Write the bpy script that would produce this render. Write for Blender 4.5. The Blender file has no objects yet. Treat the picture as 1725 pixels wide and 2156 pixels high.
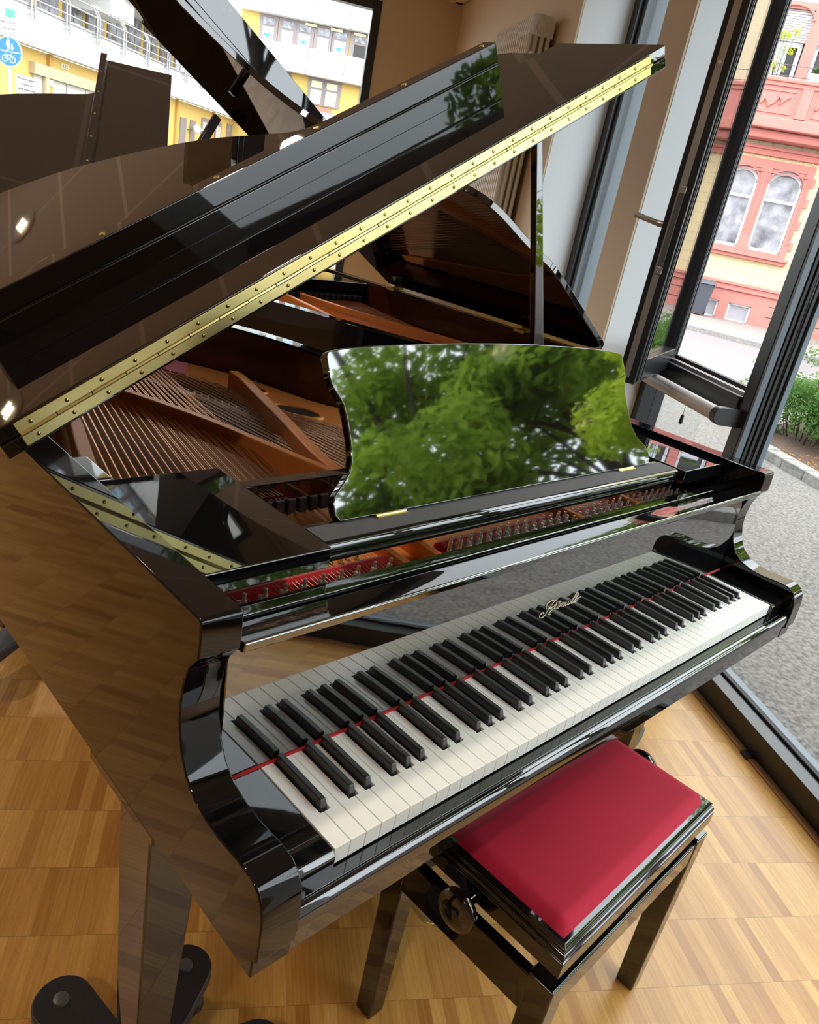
import bpy, bmesh, math, random
from mathutils import Vector, Matrix
random.seed(7)
S = bpy.context.scene
COL = S.collection
rad = math.radians
# ---------------------------------------------------------------- camera, world, light, exposure
ZF = 0.76                                    # floor to key tops
ROT = rad(57.0)                              # the room is turned against the piano
def room_w(a, b, z=0.0):                     # room (a along the street wall, b outwards) -> world
    return Vector((a*math.cos(ROT)+b*math.sin(ROT), a*math.sin(ROT)-b*math.cos(ROT), z))
CAMPOS = Vector((-0.4650016, -0.4345831, 0.6701798+ZF))
right = Vector((0.7170722, -0.6719300, 0.1852496))
down = Vector((-0.1372270, -0.3966809, -0.9076414))
fwd = Vector((0.6833565, 0.6254232, -0.3766558))
cam_d = bpy.data.cameras.new('camera')
cam = bpy.data.objects.new('camera', cam_d); COL.objects.link(cam)
up = -down; back = -fwd
cam.matrix_world = Matrix(((right.x, up.x, back.x, CAMPOS.x), (right.y, up.y, back.y, CAMPOS.y),
                           (right.z, up.z, back.z, CAMPOS.z), (0, 0, 0, 1)))
cam_d.sensor_fit = 'HORIZONTAL'; cam_d.sensor_width = 36.0
cam_d.lens = 36.0*1606.3114/1725.0
cam_d.clip_start = 0.02; cam_d.clip_end = 400
S.camera = cam
S.view_settings.view_transform = 'Standard'; S.view_settings.look = 'None'
S.view_settings.gamma = 1.0; S.view_settings.use_curve_mapping = False
S.view_settings.exposure = 0.50
try:
    S.cycles.use_denoising = True; S.cycles.denoiser = 'OPENIMAGEDENOISE'
    S.cycles.max_bounces = 9; S.cycles.diffuse_bounces = 4; S.cycles.glossy_bounces = 5
    S.cycles.transmission_bounces = 4; S.cycles.transparent_max_bounces = 12
    S.cycles.sample_clamp_indirect = 6.0; S.cycles.caustics_reflective = False; S.cycles.caustics_refractive = False
except Exception:
    pass
W = bpy.data.worlds.new('sky'); S.world = W; W.use_nodes = True
wn = W.node_tree; wn.nodes.clear()
def wnode(t): return wn.nodes.new(t)
wo = wnode('ShaderNodeOutputWorld'); bg = wnode('ShaderNodeBackground')
tc = wnode('ShaderNodeTexCoord'); sx = wnode('ShaderNodeSeparateXYZ'); rp = wnode('ShaderNodeValToRGB')
nz = wnode('ShaderNodeTexNoise'); mxn = wnode('ShaderNodeMixRGB')
wn.links.new(tc.outputs['Generated'], sx.inputs[0]); wn.links.new(sx.outputs['Z'], rp.inputs[0])
rp.color_ramp.elements[0].position = 0.0; rp.color_ramp.elements[0].color = (0.50, 0.62, 0.76, 1)
rp.color_ramp.elements[1].position = 0.55; rp.color_ramp.elements[1].color = (0.80, 0.88, 1.0, 1)
nz.inputs['Scale'].default_value = 2.5; nz.inputs['Detail'].default_value = 3
wn.links.new(tc.outputs['Generated'], nz.inputs['Vector'])
mxn.inputs[2].default_value = (1, 1, 1, 1)
wn.links.new(nz.outputs['Fac'], mxn.inputs[0]); wn.links.new(rp.outputs[0], mxn.inputs[1])
wn.links.new(mxn.outputs[0], bg.inputs[0]); bg.inputs[1].default_value = 5.0
wn.links.new(bg.outputs[0], wo.inputs[0])
def light(name, kind, loc, energy, color=(1, 1, 1), **kw):
    d = bpy.data.lights.new(name, kind); d.energy = energy; d.color = color
    for k, v in kw.items():
        setattr(d, k, v)
    o = bpy.data.objects.new(name, d); COL.objects.link(o); o.location = loc
    return o
sun = light('sun', 'SUN', (0, 0, 20), 0.5, (1, 0.95, 0.87), angle=rad(12))
sun.rotation_euler = (-(room_w(-0.62, -0.10, 0.9))).to_track_quat('-Z', 'Y').to_euler()

# ---------------------------------------------------------------- materials
def nodes_of(name):
    m = bpy.data.materials.new(name); m.use_nodes = True
    nt = m.node_tree; p = nt.nodes['Principled BSDF']
    return m, nt, p
def mat(name, col, rough=0.5, metal=0.0, ior=1.5, spec=None, coat=0, sheen=0, noise=None, bump=None, scale=40, emit=None):
    m, nt, p = nodes_of(name)
    p.inputs['Base Color'].default_value = (*col, 1)
    p.inputs['Roughness'].default_value = rough; p.inputs['Metallic'].default_value = metal
    p.inputs['IOR'].default_value = ior
    if coat: p.inputs['Coat Weight'].default_value = coat
    if sheen:
        p.inputs['Sheen Weight'].default_value = sheen
        p.inputs['Sheen Roughness'].default_value = 0.4
    if emit:
        p.inputs['Emission Color'].default_value = (*emit[0], 1); p.inputs['Emission Strength'].default_value = emit[1]
    if noise or bump:
        t = nt.nodes.new('ShaderNodeTexCoord'); n = nt.nodes.new('ShaderNodeTexNoise')
        n.inputs['Scale'].default_value = scale; n.inputs['Detail'].default_value = 5
        nt.links.new(t.outputs['Object'], n.inputs['Vector'])
        if noise:
            r = nt.nodes.new('ShaderNodeValToRGB')
            r.color_ramp.elements[0].position = 0.3; r.color_ramp.elements[1].position = 0.7
            r.color_ramp.elements[0].color = (*noise, 1); r.color_ramp.elements[1].color = (*col, 1)
            nt.links.new(n.outputs['Fac'], r.inputs[0]); nt.links.new(r.outputs[0], p.inputs['Base Color'])
        if bump:
            b = nt.nodes.new('ShaderNodeBump'); b.inputs['Strength'].default_value = bump
            b.inputs['Distance'].default_value = 0.002
            nt.links.new(n.outputs['Fac'], b.inputs['Height']); nt.links.new(b.outputs[0], p.inputs['Normal'])
    return m
M = {}
M['black'] = mat('black_lacquer', (0.0035, 0.0035, 0.004), 0.02, ior=1.9)
M['black_wave'] = mat('black_lacquer_wavy', (0.0035, 0.0035, 0.004), 0.02, ior=2.8, bump=0.05, scale=9)
M['black_case'] = mat('black_case_lacquer', (0.0035, 0.0035, 0.004), 0.03, ior=1.46, bump=0.07, scale=5)
M['desk'] = mat('black_desk_lacquer', (0.003, 0.003, 0.003), 0.03, ior=2.35)
M['bench'] = mat('bench_lacquer', (0.0035, 0.0035, 0.004), 0.04, ior=1.8)
M['veneer'] = mat('inner_veneer', (0.055, 0.012, 0.006), 0.22, ior=1.5, noise=(0.035, 0.008, 0.004), scale=8)
M['plate'] = mat('gold_plate', (0.74, 0.26, 0.06), 0.45, metal=0.20, noise=(0.70, 0.24, 0.055), scale=60, bump=0.05)
M['board'] = mat('soundboard', (0.60, 0.33, 0.15), 0.65, noise=(0.52, 0.27, 0.12), scale=6)
M['beech'] = mat('beech', (0.45, 0.19, 0.06), 0.4, noise=(0.38, 0.15, 0.045), scale=12)
M['brass'] = mat('brass', (0.70, 0.60, 0.26), 0.30, metal=0.9, noise=(0.62, 0.52, 0.20), scale=14)
M['brassdk'] = mat('dark_brass_screw', (0.30, 0.22, 0.07), 0.2, metal=1.0)
M['steel'] = mat('steel_wire', (0.50, 0.40, 0.30), 0.35, metal=0.9)
M['copper'] = mat('copper_winding', (0.62, 0.27, 0.11), 0.35, metal=0.9)
M['nickel'] = mat('nickel', (0.85, 0.82, 0.78), 0.28, metal=0.8)
M['redfelt'] = mat('red_felt', (0.55, 0.012, 0.02), 0.95, sheen=0.4)
M['feltblack'] = mat('black_felt', (0.012, 0.012, 0.013), 0.95, sheen=0.4, noise=(0.03, 0.03, 0.03), scale=600)
M['velvet'] = mat('red_velvet', (0.42, 0.002, 0.030), 0.85, sheen=0.15, noise=(0.35, 0.0015, 0.022), scale=7)
M['velvet'].node_tree.nodes['Principled BSDF'].inputs['Sheen Tint'].default_value = (0.9, 0.12, 0.25, 1)
M['white_key'] = mat('white_key_plastic', (0.84, 0.85, 0.82), 0.12, ior=1.5)
M['black_key'] = mat('black_key_plastic', (0.014, 0.014, 0.015), 0.34, ior=1.6)
M['wallp'] = mat('beige_wall_paint', (0.62, 0.515, 0.385), 0.85, noise=(0.60, 0.50, 0.375), scale=3)
M['reveal'] = mat('white_reveal_paint', (0.72, 0.76, 0.78), 0.75)
M['frame'] = mat('anthracite_frame', (0.012, 0.014, 0.016), 0.30, ior=1.5)
M['framegrey'] = mat('grey_frame_strip', (0.10, 0.13, 0.155), 0.4)
M['gasket'] = mat('rubber_gasket', (0.006, 0.006, 0.006), 0.6)
M['alu'] = mat('aluminium', (0.42, 0.42, 0.40), 0.35, metal=0.8)
M['tube'] = mat('blind_tube_grey', (0.45, 0.43, 0.41), 0.4)
M['plasticblk'] = mat('black_plastic', (0.012, 0.012, 0.012), 0.4)
M['dolly'] = mat('dolly_paint', (0.010, 0.010, 0.011), 0.42, noise=(0.018, 0.018, 0.018), scale=200)
M['screwgrey'] = mat('grey_screw_cap', (0.10, 0.10, 0.10), 0.4, metal=0.5)
M['radiator'] = mat('radiator_enamel', (0.62, 0.59, 0.52), 0.3)
M['oaktrim'] = mat('oak_trim', (0.36, 0.19, 0.075), 0.4, noise=(0.30, 0.15, 0.055), scale=20)
M['leather'] = mat('leather_stool', (0.03, 0.02, 0.015), 0.5)
# outdoors
M['asphalt'] = mat('asphalt', (0.20, 0.18, 0.165), 0.9, noise=(0.055, 0.05, 0.045), scale=55, bump=0.4)
M['road'] = mat('road_surface', (0.20, 0.17, 0.17), 0.9, noise=(0.14, 0.12, 0.118), scale=25)
M['sidewalk'] = mat('sidewalk_surface', (0.26, 0.22, 0.20), 0.9, noise=(0.19, 0.165, 0.15), scale=6)
M['kerb'] = mat('kerb_granite', (0.28, 0.265, 0.245), 0.85, noise=(0.16, 0.15, 0.14), scale=30)
M['soil'] = mat('bed_soil', (0.10, 0.055, 0.035), 0.95, noise=(0.05, 0.03, 0.02), scale=30, bump=0.6)
M['linepaint'] = mat('road_paint', (0.5, 0.5, 0.48), 0.8)
M['leafA'] = mat('leaf_hedge', (0.12, 0.30, 0.04), 0.45)
M['leafdead'] = mat('leaf_yellow', (0.65, 0.62, 0.10), 0.6)
M['bark'] = mat('bark', (0.06, 0.045, 0.03), 0.9, noise=(0.03, 0.022, 0.015), scale=20)
M['pinkst'] = mat('pink_stone', (0.47, 0.165, 0.135), 0.8, noise=(0.43, 0.15, 0.12), scale=5)
M['winwhite'] = mat('white_window_frame', (0.62, 0.62, 0.64), 0.5)
M['shutter'] = mat('roller_shutter', (0.40, 0.36, 0.33), 0.7)
M['dark'] = mat('dark_opening', (0.02, 0.02, 0.02), 0.5)
M['bin'] = mat('bin_plastic', (0.05, 0.055, 0.07), 0.5)
M['iron'] = mat('railing_iron', (0.10, 0.08, 0.08), 0.5)
M['conc'] = mat('white_concrete', (0.62, 0.61, 0.58), 0.85, noise=(0.57, 0.56, 0.53), scale=0.6)
M['yellow'] = mat('yellow_render', (0.58, 0.39, 0.11), 0.85)
M['orange'] = mat('orange_render', (0.50, 0.27, 0.06), 0.85)
M['galv'] = mat('galvanised_rail', (0.33, 0.33, 0.33), 0.5, metal=0.3)
M['taupe'] = mat('taupe_window_frame', (0.22, 0.18, 0.18), 0.6)
M['beigebeam'] = mat('beige_beam', (0.45, 0.36, 0.22), 0.8)
M['door_grey'] = mat('garage_door_paint', (0.46, 0.44, 0.38), 0.7)
M['signblue'] = mat('sign_blue', (0.005, 0.12, 0.62), 0.5)
M['signwhite'] = mat('sign_white', (0.85, 0.85, 0.85), 0.5)
M['signblack'] = mat('sign_lettering', (0.08, 0.08, 0.08), 0.6)
M['green'] = mat('green_plate', (0.05, 0.35, 0.18), 0.5)
M['blueish'] = mat('pale_blue_blind', (0.48, 0.62, 0.68), 0.5)
M['cyan'] = mat('cyan_print', (0.02, 0.42, 0.55), 0.5)
M['creamblind'] = mat('cream_blind', (0.60, 0.57, 0.36), 0.6)
M['redmark'] = mat('red_paint_mark', (0.75, 0.12, 0.05), 0.6)
M['gold'] = mat('gold_lettering', (0.85, 0.78, 0.60), 0.45, metal=0.2)
M['pot'] = mat('grey_planter', (0.45, 0.46, 0.50), 0.6)
M['bulb'] = mat('lamp_bulb', (1, 0.85, 0.6), 0.5, emit=((1.0, 0.80, 0.50), 14.0))
M['lampmetal'] = mat('lamp_reflector', (0.75, 0.72, 0.66), 0.12, metal=1.0)
M['lampring'] = mat('lamp_ring', (0.52, 0.48, 0.42), 0.5)
def leaf_mat(name, c1, c2):
    m, nt, p = nodes_of(name)
    out = nt.nodes['Material Output']
    g = nt.nodes.new('ShaderNodeTexCoord'); n = nt.nodes.new('ShaderNodeTexNoise'); r = nt.nodes.new('ShaderNodeValToRGB')
    n.inputs['Scale'].default_value = 0.9; n.inputs['Detail'].default_value = 3
    nt.links.new(g.outputs['Object'], n.inputs['Vector']); nt.links.new(n.outputs['Fac'], r.inputs[0])
    r.color_ramp.elements[0].position = 0.38; r.color_ramp.elements[1].position = 0.62
    r.color_ramp.elements[0].color = (*c1, 1); r.color_ramp.elements[1].color = (*c2, 1)
    d = nt.nodes.new('ShaderNodeBsdfDiffuse'); t = nt.nodes.new('ShaderNodeBsdfTranslucent'); mx = nt.nodes.new('ShaderNodeMixShader')
    mx.inputs[0].default_value = 0.55
    nt.links.new(r.outputs[0], d.inputs[0]); nt.links.new(r.outputs[0], t.inputs[0])
    nt.links.new(d.outputs[0], mx.inputs[1]); nt.links.new(t.outputs[0], mx.inputs[2]); nt.links.new(mx.outputs[0], out.inputs[0])
    return m
M['foliage'] = leaf_mat('tree_leaves', (0.16, 0.27, 0.03), (0.42, 0.58, 0.07))
M['foliage2'] = leaf_mat('light_tree_leaves', (0.42, 0.56, 0.04), (0.68, 0.78, 0.10))
M['hedge'] = leaf_mat('hedge_leaves', (0.05, 0.13, 0.025), (0.20, 0.33, 0.09))
def glass_mat(name, tint=(0.96, 0.98, 0.97), refl=1.0):
    m, nt, p = nodes_of(name); out = nt.nodes['Material Output']
    t = nt.nodes.new('ShaderNodeBsdfTransparent'); t.inputs[0].default_value = (*tint, 1)
    g = nt.nodes.new('ShaderNodeBsdfGlossy'); g.inputs['Roughness'].default_value = 0.01
    f = nt.nodes.new('ShaderNodeFresnel'); mx = nt.nodes.new('ShaderNodeMixShader')
    ge = nt.nodes.new('ShaderNodeNewGeometry'); mr = nt.nodes.new('ShaderNodeMapRange')   # same reflectance on both faces of the pane
    mr.inputs['To Min'].default_value = 1.45; mr.inputs['To Max'].default_value = 1/1.45
    nt.links.new(ge.outputs['Backfacing'], mr.inputs['Value']); nt.links.new(mr.outputs[0], f.inputs[0])
    nt.links.new(f.outputs[0], mx.inputs[0]); nt.links.new(t.outputs[0], mx.inputs[1]); nt.links.new(g.outputs[0], mx.inputs[2])
    nt.links.new(mx.outputs[0], out.inputs[0])
    return m
M['glass'] = glass_mat('window_glass')
M['facglass'] = mat('facade_glass', (0.09, 0.09, 0.10), 0.10, noise=(0.34, 0.34, 0.36), scale=4.0)
M['cellarglass'] = mat('cellar_glass', (0.30, 0.29, 0.31), 0.3)
def floor_mat():
    m, nt, p = nodes_of('parquet'); N = nt.nodes.new; L = nt.links.new
    t = N('ShaderNodeTexCoord'); s = N('ShaderNodeSeparateXYZ'); L(t.outputs['Object'], s.inputs[0])
    def math_(op, a, b=None, v=None):
        n = N('ShaderNodeMath'); n.operation = op
        if hasattr(a, 'is_linked') or hasattr(a, 'node'): L(a, n.inputs[0])
        else: n.inputs[0].default_value = a
        if b is not None: L(b, n.inputs[1])
        if v is not None: n.inputs[1].default_value = v
        return n.outputs[0]
    off = math_('ADD', s.outputs['X'], v=0.022)
    rx = math_('DIVIDE', off, v=0.16); row = math_('FLOOR', rx); fx = math_('FRACT', rx)
    r7 = math_('MULTIPLY', row, v=0.377); sh = math_('ADD', math_('DIVIDE', s.outputs['Y'], v=0.0262), r7)
    colm = math_('FLOOR', sh); fy = math_('FRACT', sh)
    cb = N('ShaderNodeCombineXYZ'); L(row, cb.inputs[0]); L(colm, cb.inputs[1])
    wnz = N('ShaderNodeTexWhiteNoise'); wnz.noise_dimensions = '2D'; L(cb.outputs[0], wnz.inputs['Vector'])
    ramp = N('ShaderNodeValToRGB'); L(wnz.outputs['Value'], ramp.inputs[0])
    e = ramp.color_ramp.elements
    e[0].position = 0.0; e[0].color = (0.37, 0.160, 0.030, 1); e[1].position = 1.0; e[1].color = (0.60, 0.335, 0.088, 1)
    x = e.new(0.14); x.color = (0.46, 0.228, 0.050, 1); x = e.new(0.6); x.color = (0.53, 0.275, 0.066, 1)
    # grain
    mp = N('ShaderNodeMapping'); mp.inputs['Scale'].default_value = (5, 110, 1); L(t.outputs['Object'], mp.inputs['Vector'])
    ad = N('ShaderNodeVectorMath'); ad.operation = 'ADD'; L(mp.outputs[0], ad.inputs[0])
    c2 = N('ShaderNodeCombineXYZ'); L(math_('MULTIPLY', wnz.outputs['Value'], v=37.0), c2.inputs[0]); L(c2.outputs[0], ad.inputs[1])
    g = N('ShaderNodeTexNoise'); g.inputs['Scale'].default_value = 1.6; g.inputs['Detail'].default_value = 6; g.inputs['Roughness'].default_value = 0.65
    L(ad.outputs[0], g.inputs['Vector'])
    gr = N('ShaderNodeValToRGB'); L(g.outputs['Fac'], gr.inputs[0])
    gr.color_ramp.elements[0].position = 0.30; gr.color_ramp.elements[0].color = (0.74, 0.68, 0.60, 1)
    gr.color_ramp.elements[1].position = 0.62; gr.color_ramp.elements[1].color = (1.06, 1.06, 1.06, 1)
    mu = N('ShaderNodeMixRGB'); mu.blend_type = 'MULTIPLY'; mu.inputs[0].default_value = 0.85
    L(ramp.outputs[0], mu.inputs[1]); L(gr.outputs[0], mu.inputs[2])
    # joints
    ex = math_('MINIMUM', fx, math_('SUBTRACT', 1.0, fx)); ey = math_('MINIMUM', fy, math_('SUBTRACT', 1.0, fy))
    jx = math_('LESS_THAN', ex, v=0.005); jy = math_('LESS_THAN', ey, v=0.018)
    j = math_('MAXIMUM', math_('MULTIPLY', jx, v=0.55), math_('MULTIPLY', jy, v=0.30))
    mj = N('ShaderNodeMixRGB'); L(j, mj.inputs[0]); L(mu.outputs[0], mj.inputs[1]); mj.inputs[2].default_value = (0.16, 0.075, 0.025, 1)
    L(mj.outputs[0], p.inputs['Base Color']); p.inputs['Roughness'].default_value = 0.36
    p.inputs['Coat Weight'].default_value = 0.12; p.inputs['Coat Roughness'].default_value = 0.25
    bp = N('ShaderNodeBump'); bp.inputs['Strength'].default_value = 0.08; bp.inputs['Distance'].default_value = 0.001
    L(g.outputs['Fac'], bp.inputs['Height']); L(bp.outputs[0], p.inputs['Normal'])
    return m
M['floor'] = floor_mat()
def ceil_mat():
    m, nt, p = nodes_of('ceiling_panels'); N = nt.nodes.new; L = nt.links.new
    t = N('ShaderNodeTexCoord'); s = N('ShaderNodeSeparateXYZ'); L(t.outputs['Object'], s.inputs[0])
    def band(src, per, off, w):
        a = N('ShaderNodeMath'); a.operation = 'ADD'; L(src, a.inputs[0]); a.inputs[1].default_value = off
        d = N('ShaderNodeMath'); d.operation = 'DIVIDE'; L(a.outputs[0], d.inputs[0]); d.inputs[1].default_value = per
        f = N('ShaderNodeMath'); f.operation = 'FRACT'; L(d.outputs[0], f.inputs[0])
        l = N('ShaderNodeMath'); l.operation = 'LESS_THAN'; L(f.outputs[0], l.inputs[0]); l.inputs[1].default_value = w/per
        return l.outputs[0]
    mxm = N('ShaderNodeMath'); mxm.operation = 'MAXIMUM'
    L(band(s.outputs['X'], 1.05, 0.2, 0.02), mxm.inputs[0]); L(band(s.outputs['Y'], 0.66, 0.31, 0.035), mxm.inputs[1])
    mx = N('ShaderNodeMixRGB'); L(mxm.outputs[0], mx.inputs[0])
    mx.inputs[1].default_value = (0.60, 0.55, 0.48, 1); mx.inputs[2].default_value = (0.86, 0.80, 0.72, 1)
    L(mx.outputs[0], p.inputs['Base Color']); p.inputs['Roughness'].default_value = 0.9
    return m
M['ceiling'] = ceil_mat()
def block_mat():                              # cream rendered blocks of the pink house
    m, nt, p = nodes_of('cream_ashlar'); N = nt.nodes.new; L = nt.links.new
    t = N('ShaderNodeTexCoord'); mp = N('ShaderNodeMapping'); mp.inputs['Rotation'].default_value = (rad(90), 0, 0)
    L(t.outputs['Object'], mp.inputs[0]); b = N('ShaderNodeTexBrick'); L(mp.outputs[0], b.inputs['Vector'])
    b.inputs['Scale'].default_value = 1.0; b.inputs['Brick Width'].default_value = 0.62; b.inputs['Row Height'].default_value = 0.245
    b.inputs['Mortar Size'].default_value = 0.008
    b.inputs['Color1'].default_value = (0.58, 0.455, 0.255, 1); b.inputs['Color2'].default_value = (0.55, 0.435, 0.25, 1)
    b.inputs['Mortar'].default_value = (0.42, 0.33, 0.20, 1)
    L(b.outputs[0], p.inputs['Base Color']); p.inputs['Roughness'].default_value = 0.85
    return m
M['ashlar'] = block_mat()
M['cream'] = mat('cream_render', (0.60, 0.49, 0.32), 0.85, noise=(0.57, 0.465, 0.30), scale=2)

# ---------------------------------------------------------------- mesh builder
class MB:
    def __init__(s): s.v = []; s.f = []; s.mi = []; s.cur = 0
    def add(s, vs, fs):
        n = len(s.v); s.v += [tuple(v) for v in vs]; s.f += [tuple(i+n for i in f) for f in fs]; s.mi += [s.cur]*len(fs)
        return s
    def box(s, x0, x1, y0, y1, z0, z1):
        v = [(x, y, z) for z in (z0, z1) for y in (y0, y1) for x in (x0, x1)]
        return s.add(v, [(0, 2, 3, 1), (4, 5, 7, 6), (0, 1, 5, 4), (2, 6, 7, 3), (0, 4, 6, 2), (1, 3, 7, 5)])
    def hexa(s, b4, t4):                       # 4 bottom and 4 top points
        return s.add(list(b4)+list(t4), [(3, 2, 1, 0), (4, 5, 6, 7)]+[(i, (i+1) % 4, (i+1) % 4+4, i+4) for i in range(4)])
    def prism(s, poly, lo, hi, axis='z', place=None):
        n = len(poly)
        def P(u, v, w):
            if place: return place(u, v, w)
            return (u, v, w) if axis == 'z' else ((w, u, v) if axis == 'x' else (u, w, v))
        vs = [P(u, v, lo) for u, v in poly]+[P(u, v, hi) for u, v in poly]
        return s.add(vs, [tuple(range(n))[::-1], tuple(range(n, 2*n))]+[(i, (i+1) % n, (i+1) % n+n, i+n) for i in range(n)])
    def tube(s, pts, r, n=6, caps=True, r2=None):
        pts = [Vector(p) for p in pts]; rings = []
        for i, p in enumerate(pts):
            d = (pts[min(i+1, len(pts)-1)]-pts[max(i-1, 0)])
            if d.length < 1e-9: d = Vector((0, 0, 1))
            d.normalize(); u = d.orthogonal().normalized() if i == 0 else (pu-d*pu.dot(d)).normalized(); pu = u
            w = d.cross(u); rr = r if r2 is None else r+(r2-r)*i/max(1, len(pts)-1)
            rings.append([p+(u*math.cos(2*math.pi*k/n)+w*math.sin(2*math.pi*k/n))*rr for k in range(n)])
        vs = [q for R in rings for q in R]; fs = []
        for i in range(len(pts)-1):
            for k in range(n): fs.append((i*n+k, i*n+(k+1) % n, (i+1)*n+(k+1) % n, (i+1)*n+k))
        if caps: fs += [tuple(range(n))[::-1], tuple(range((len(pts)-1)*n, len(pts)*n))]
        return s.add(vs, fs)
    def lathe(s, prof, c=(0, 0, 0), axis='z', n=24, squash=1.0):
        vs = []; fs = []; m = len(prof)
        for (r, h) in prof:
            for k in range(n):
                a = 2*math.pi*k/n; x, y = r*math.cos(a), r*math.sin(a)*squash
                p = (x, y, h) if axis == 'z' else ((h, x, y) if axis == 'x' else (x, h, y))
                vs.append((c[0]+p[0], c[1]+p[1], c[2]+p[2]))
        for i in range(m-1):
            for k in range(n): fs.append((i*n+k, i*n+(k+1) % n, (i+1)*n+(k+1) % n, (i+1)*n+k))
        fs += [tuple(range(n))[::-1], tuple(range((m-1)*n, m*n))]
        return s.add(vs, fs)
    def xf(s, fn): s.v = [tuple(fn(*v)) for v in s.v]; return s
PIANO = Matrix.Translation((0, 0, ZF))
ROOM = Matrix.Rotation(ROT, 4, 'Z')
def ab(a, b, z=0): return (a, -b, z)          # room coordinates -> local of the ROOM frame
def mesh_obj(name, mb, m, origin=(0, 0, 0), bevel=0, seg=2, smooth=38, tri=False):
    me = bpy.data.meshes.new(name)
    ox, oy, oz = origin
    me.from_pydata([(x-ox, y-oy, z-oz) for x, y, z in mb.v], [], mb.f)
    ms = m if isinstance(m, (list, tuple)) else [m]
    for q in ms: me.materials.append(M[q])
    if len(ms) > 1: me.polygons.foreach_set('material_index', mb.mi)
    bm = bmesh.new(); bm.from_mesh(me); bmesh.ops.recalc_face_normals(bm, faces=bm.faces); bm.to_mesh(me); bm.free()
    me.polygons.foreach_set('use_smooth', [True]*len(me.polygons)); me.set_sharp_from_angle(angle=rad(smooth))
    o = bpy.data.objects.new(name, me); COL.objects.link(o)
    if bevel:
        b = o.modifiers.new('bevel', 'BEVEL'); b.width = bevel; b.segments = seg; b.limit_method = 'ANGLE'
        b.angle_limit = rad(35); b.harden_normals = True
    return o
def tags(o, label=None, cat=None, group=None, kind=None):
    if label: o['label'] = label
    if cat: o['category'] = cat
    if group: o['group'] = group
    if kind: o['kind'] = kind
    return o
class Thing:                                   # an Empty at the base that parents its parts
    def __init__(s, name, base, frame, label=None, cat=None, group=None, kind=None):
        s.base = base; s.o = bpy.data.objects.new(name, None); COL.objects.link(s.o)
        s.o.empty_display_size = 0.1; s.o.matrix_world = frame @ Matrix.Translation(base)
        tags(s.o, label, cat, group, kind)
    def part(s, name, mb, m, parent=None, bevel=0, seg=2, smooth=38, label=None, kind=None):
        o = mesh_obj(name, mb, m, s.base, bevel, seg, smooth); o.parent = parent or s.o
        tags(o, label, None, None, kind); return o
def solo(name, mb, m, frame, label=None, cat=None, group=None, kind=None, bevel=0, seg=2, smooth=38):
    xs = [v[0] for v in mb.v]; ys = [v[1] for v in mb.v]; zs = [v[2] for v in mb.v]
    c = ((min(xs)+max(xs))/2, (min(ys)+max(ys))/2, min(zs))
    o = mesh_obj(name, mb, m, c, bevel, seg, smooth); o.matrix_world = frame @ Matrix.Translation(c)
    tags(o, label, cat, group, kind); return o
def rstruct(name, mb, m, **k): return solo(name, mb, m, ROOM, kind='structure', **k)
def rbox(mb, a0, a1, b0, b1, z0, z1): return mb.box(a0, a1, -b1, -b0, z0, z1)
def crom(P, k=6, closed=False):                # Catmull-Rom resampling of 2D points
    out = []; n = len(P)
    for i in range(n if closed else n-1):
        g = (lambda j: P[j % n]) if closed else (lambda j: P[min(max(j, 0), n-1)])
        p0, p1, p2, p3 = g(i-1), g(i), g(i+1), g(i+2)
        for q in range(k):
            t = q/k
            out.append(tuple(0.5*((2*p1[d])+(-p0[d]+p2[d])*t+(2*p0[d]-5*p1[d]+4*p2[d]-p3[d])*t*t+(-p0[d]+3*p1[d]-3*p2[d]+p3[d])*t**3) for d in range(len(p1))))
    if not closed: out.append(tuple(P[-1]))
    return out
def offset_path(P, d):                         # offset an open path to its left by d
    out = []
    for i, p in enumerate(P):
        a = P[max(i-1, 0)]; b = P[min(i+1, len(P)-1)]; t = Vector((b[0]-a[0], b[1]-a[1])).normalized()
        out.append((p[0]-t.y*d, p[1]+t.x*d))
    return out
def copy_tree(o, parent=None):
    c = o.copy(); COL.objects.link(c); c.parent = parent
    if parent is not None: c.matrix_parent_inverse = o.matrix_parent_inverse
    for ch in list(o.children): copy_tree(ch, c)
    return c

# ================================================================ THE ROOM
AW = 6.77                                      # back wall
B0 = 1.345                                     # inner face of the street wall pillars
H = 3.01
fl = MB(); rbox(fl, -3.5, AW, -5.2, 1.53, -0.05, 0.0); rstruct('floor', fl, 'floor')
ce = MB(); rbox(ce, -3.5, AW+0.3, -5.3, 1.9, H, H+0.1); rstruct('ceiling', ce, 'ceiling')
w = MB(); rbox(w, AW, AW+0.3, 0.67, 1.9, 0, H); rstruct('wall_back', w, 'wallp')
w = MB(); rbox(w, AW, AW+0.3, -5.2, 0.67, 2.84, H); rstruct('wall_back_lintel', w, 'wallp')
w = MB(); rbox(w, AW, AW+0.3, -5.2, 0.67, 0, 0.12); rstruct('wall_back_plinth', w, 'wallp')
w = MB(); rbox(w, -3.5, AW+0.3, -5.35, -5.2, 0, H); rstruct('wall_left', w, 'wallp')
w = MB(); rbox(w, -3.65, -3.5, -5.2, 1.9, 0, H); rstruct('wall_front', w, 'wallp')
def pillar(name, a0, a1):
    t = Thing(name, ab((a0+a1)/2, 1.6, 0), ROOM, kind='structure')
    m = MB(); rbox(m, a0+.002, a1-.002, B0, B0+0.01, 0, H); t.part('inner_face', m, 'wallp')
    m = MB(); rbox(m, a0, a1, B0+0.01, 1.695 if a0 < 3 else 1.80, 0, H); t.part('reveal', m, 'reveal')
pillar('wall_pillar', 2.497, 2.755)
pillar('wall_pillar_near', -2.55, -0.95)
pillar('wall_right', 3.77, AW)
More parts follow.
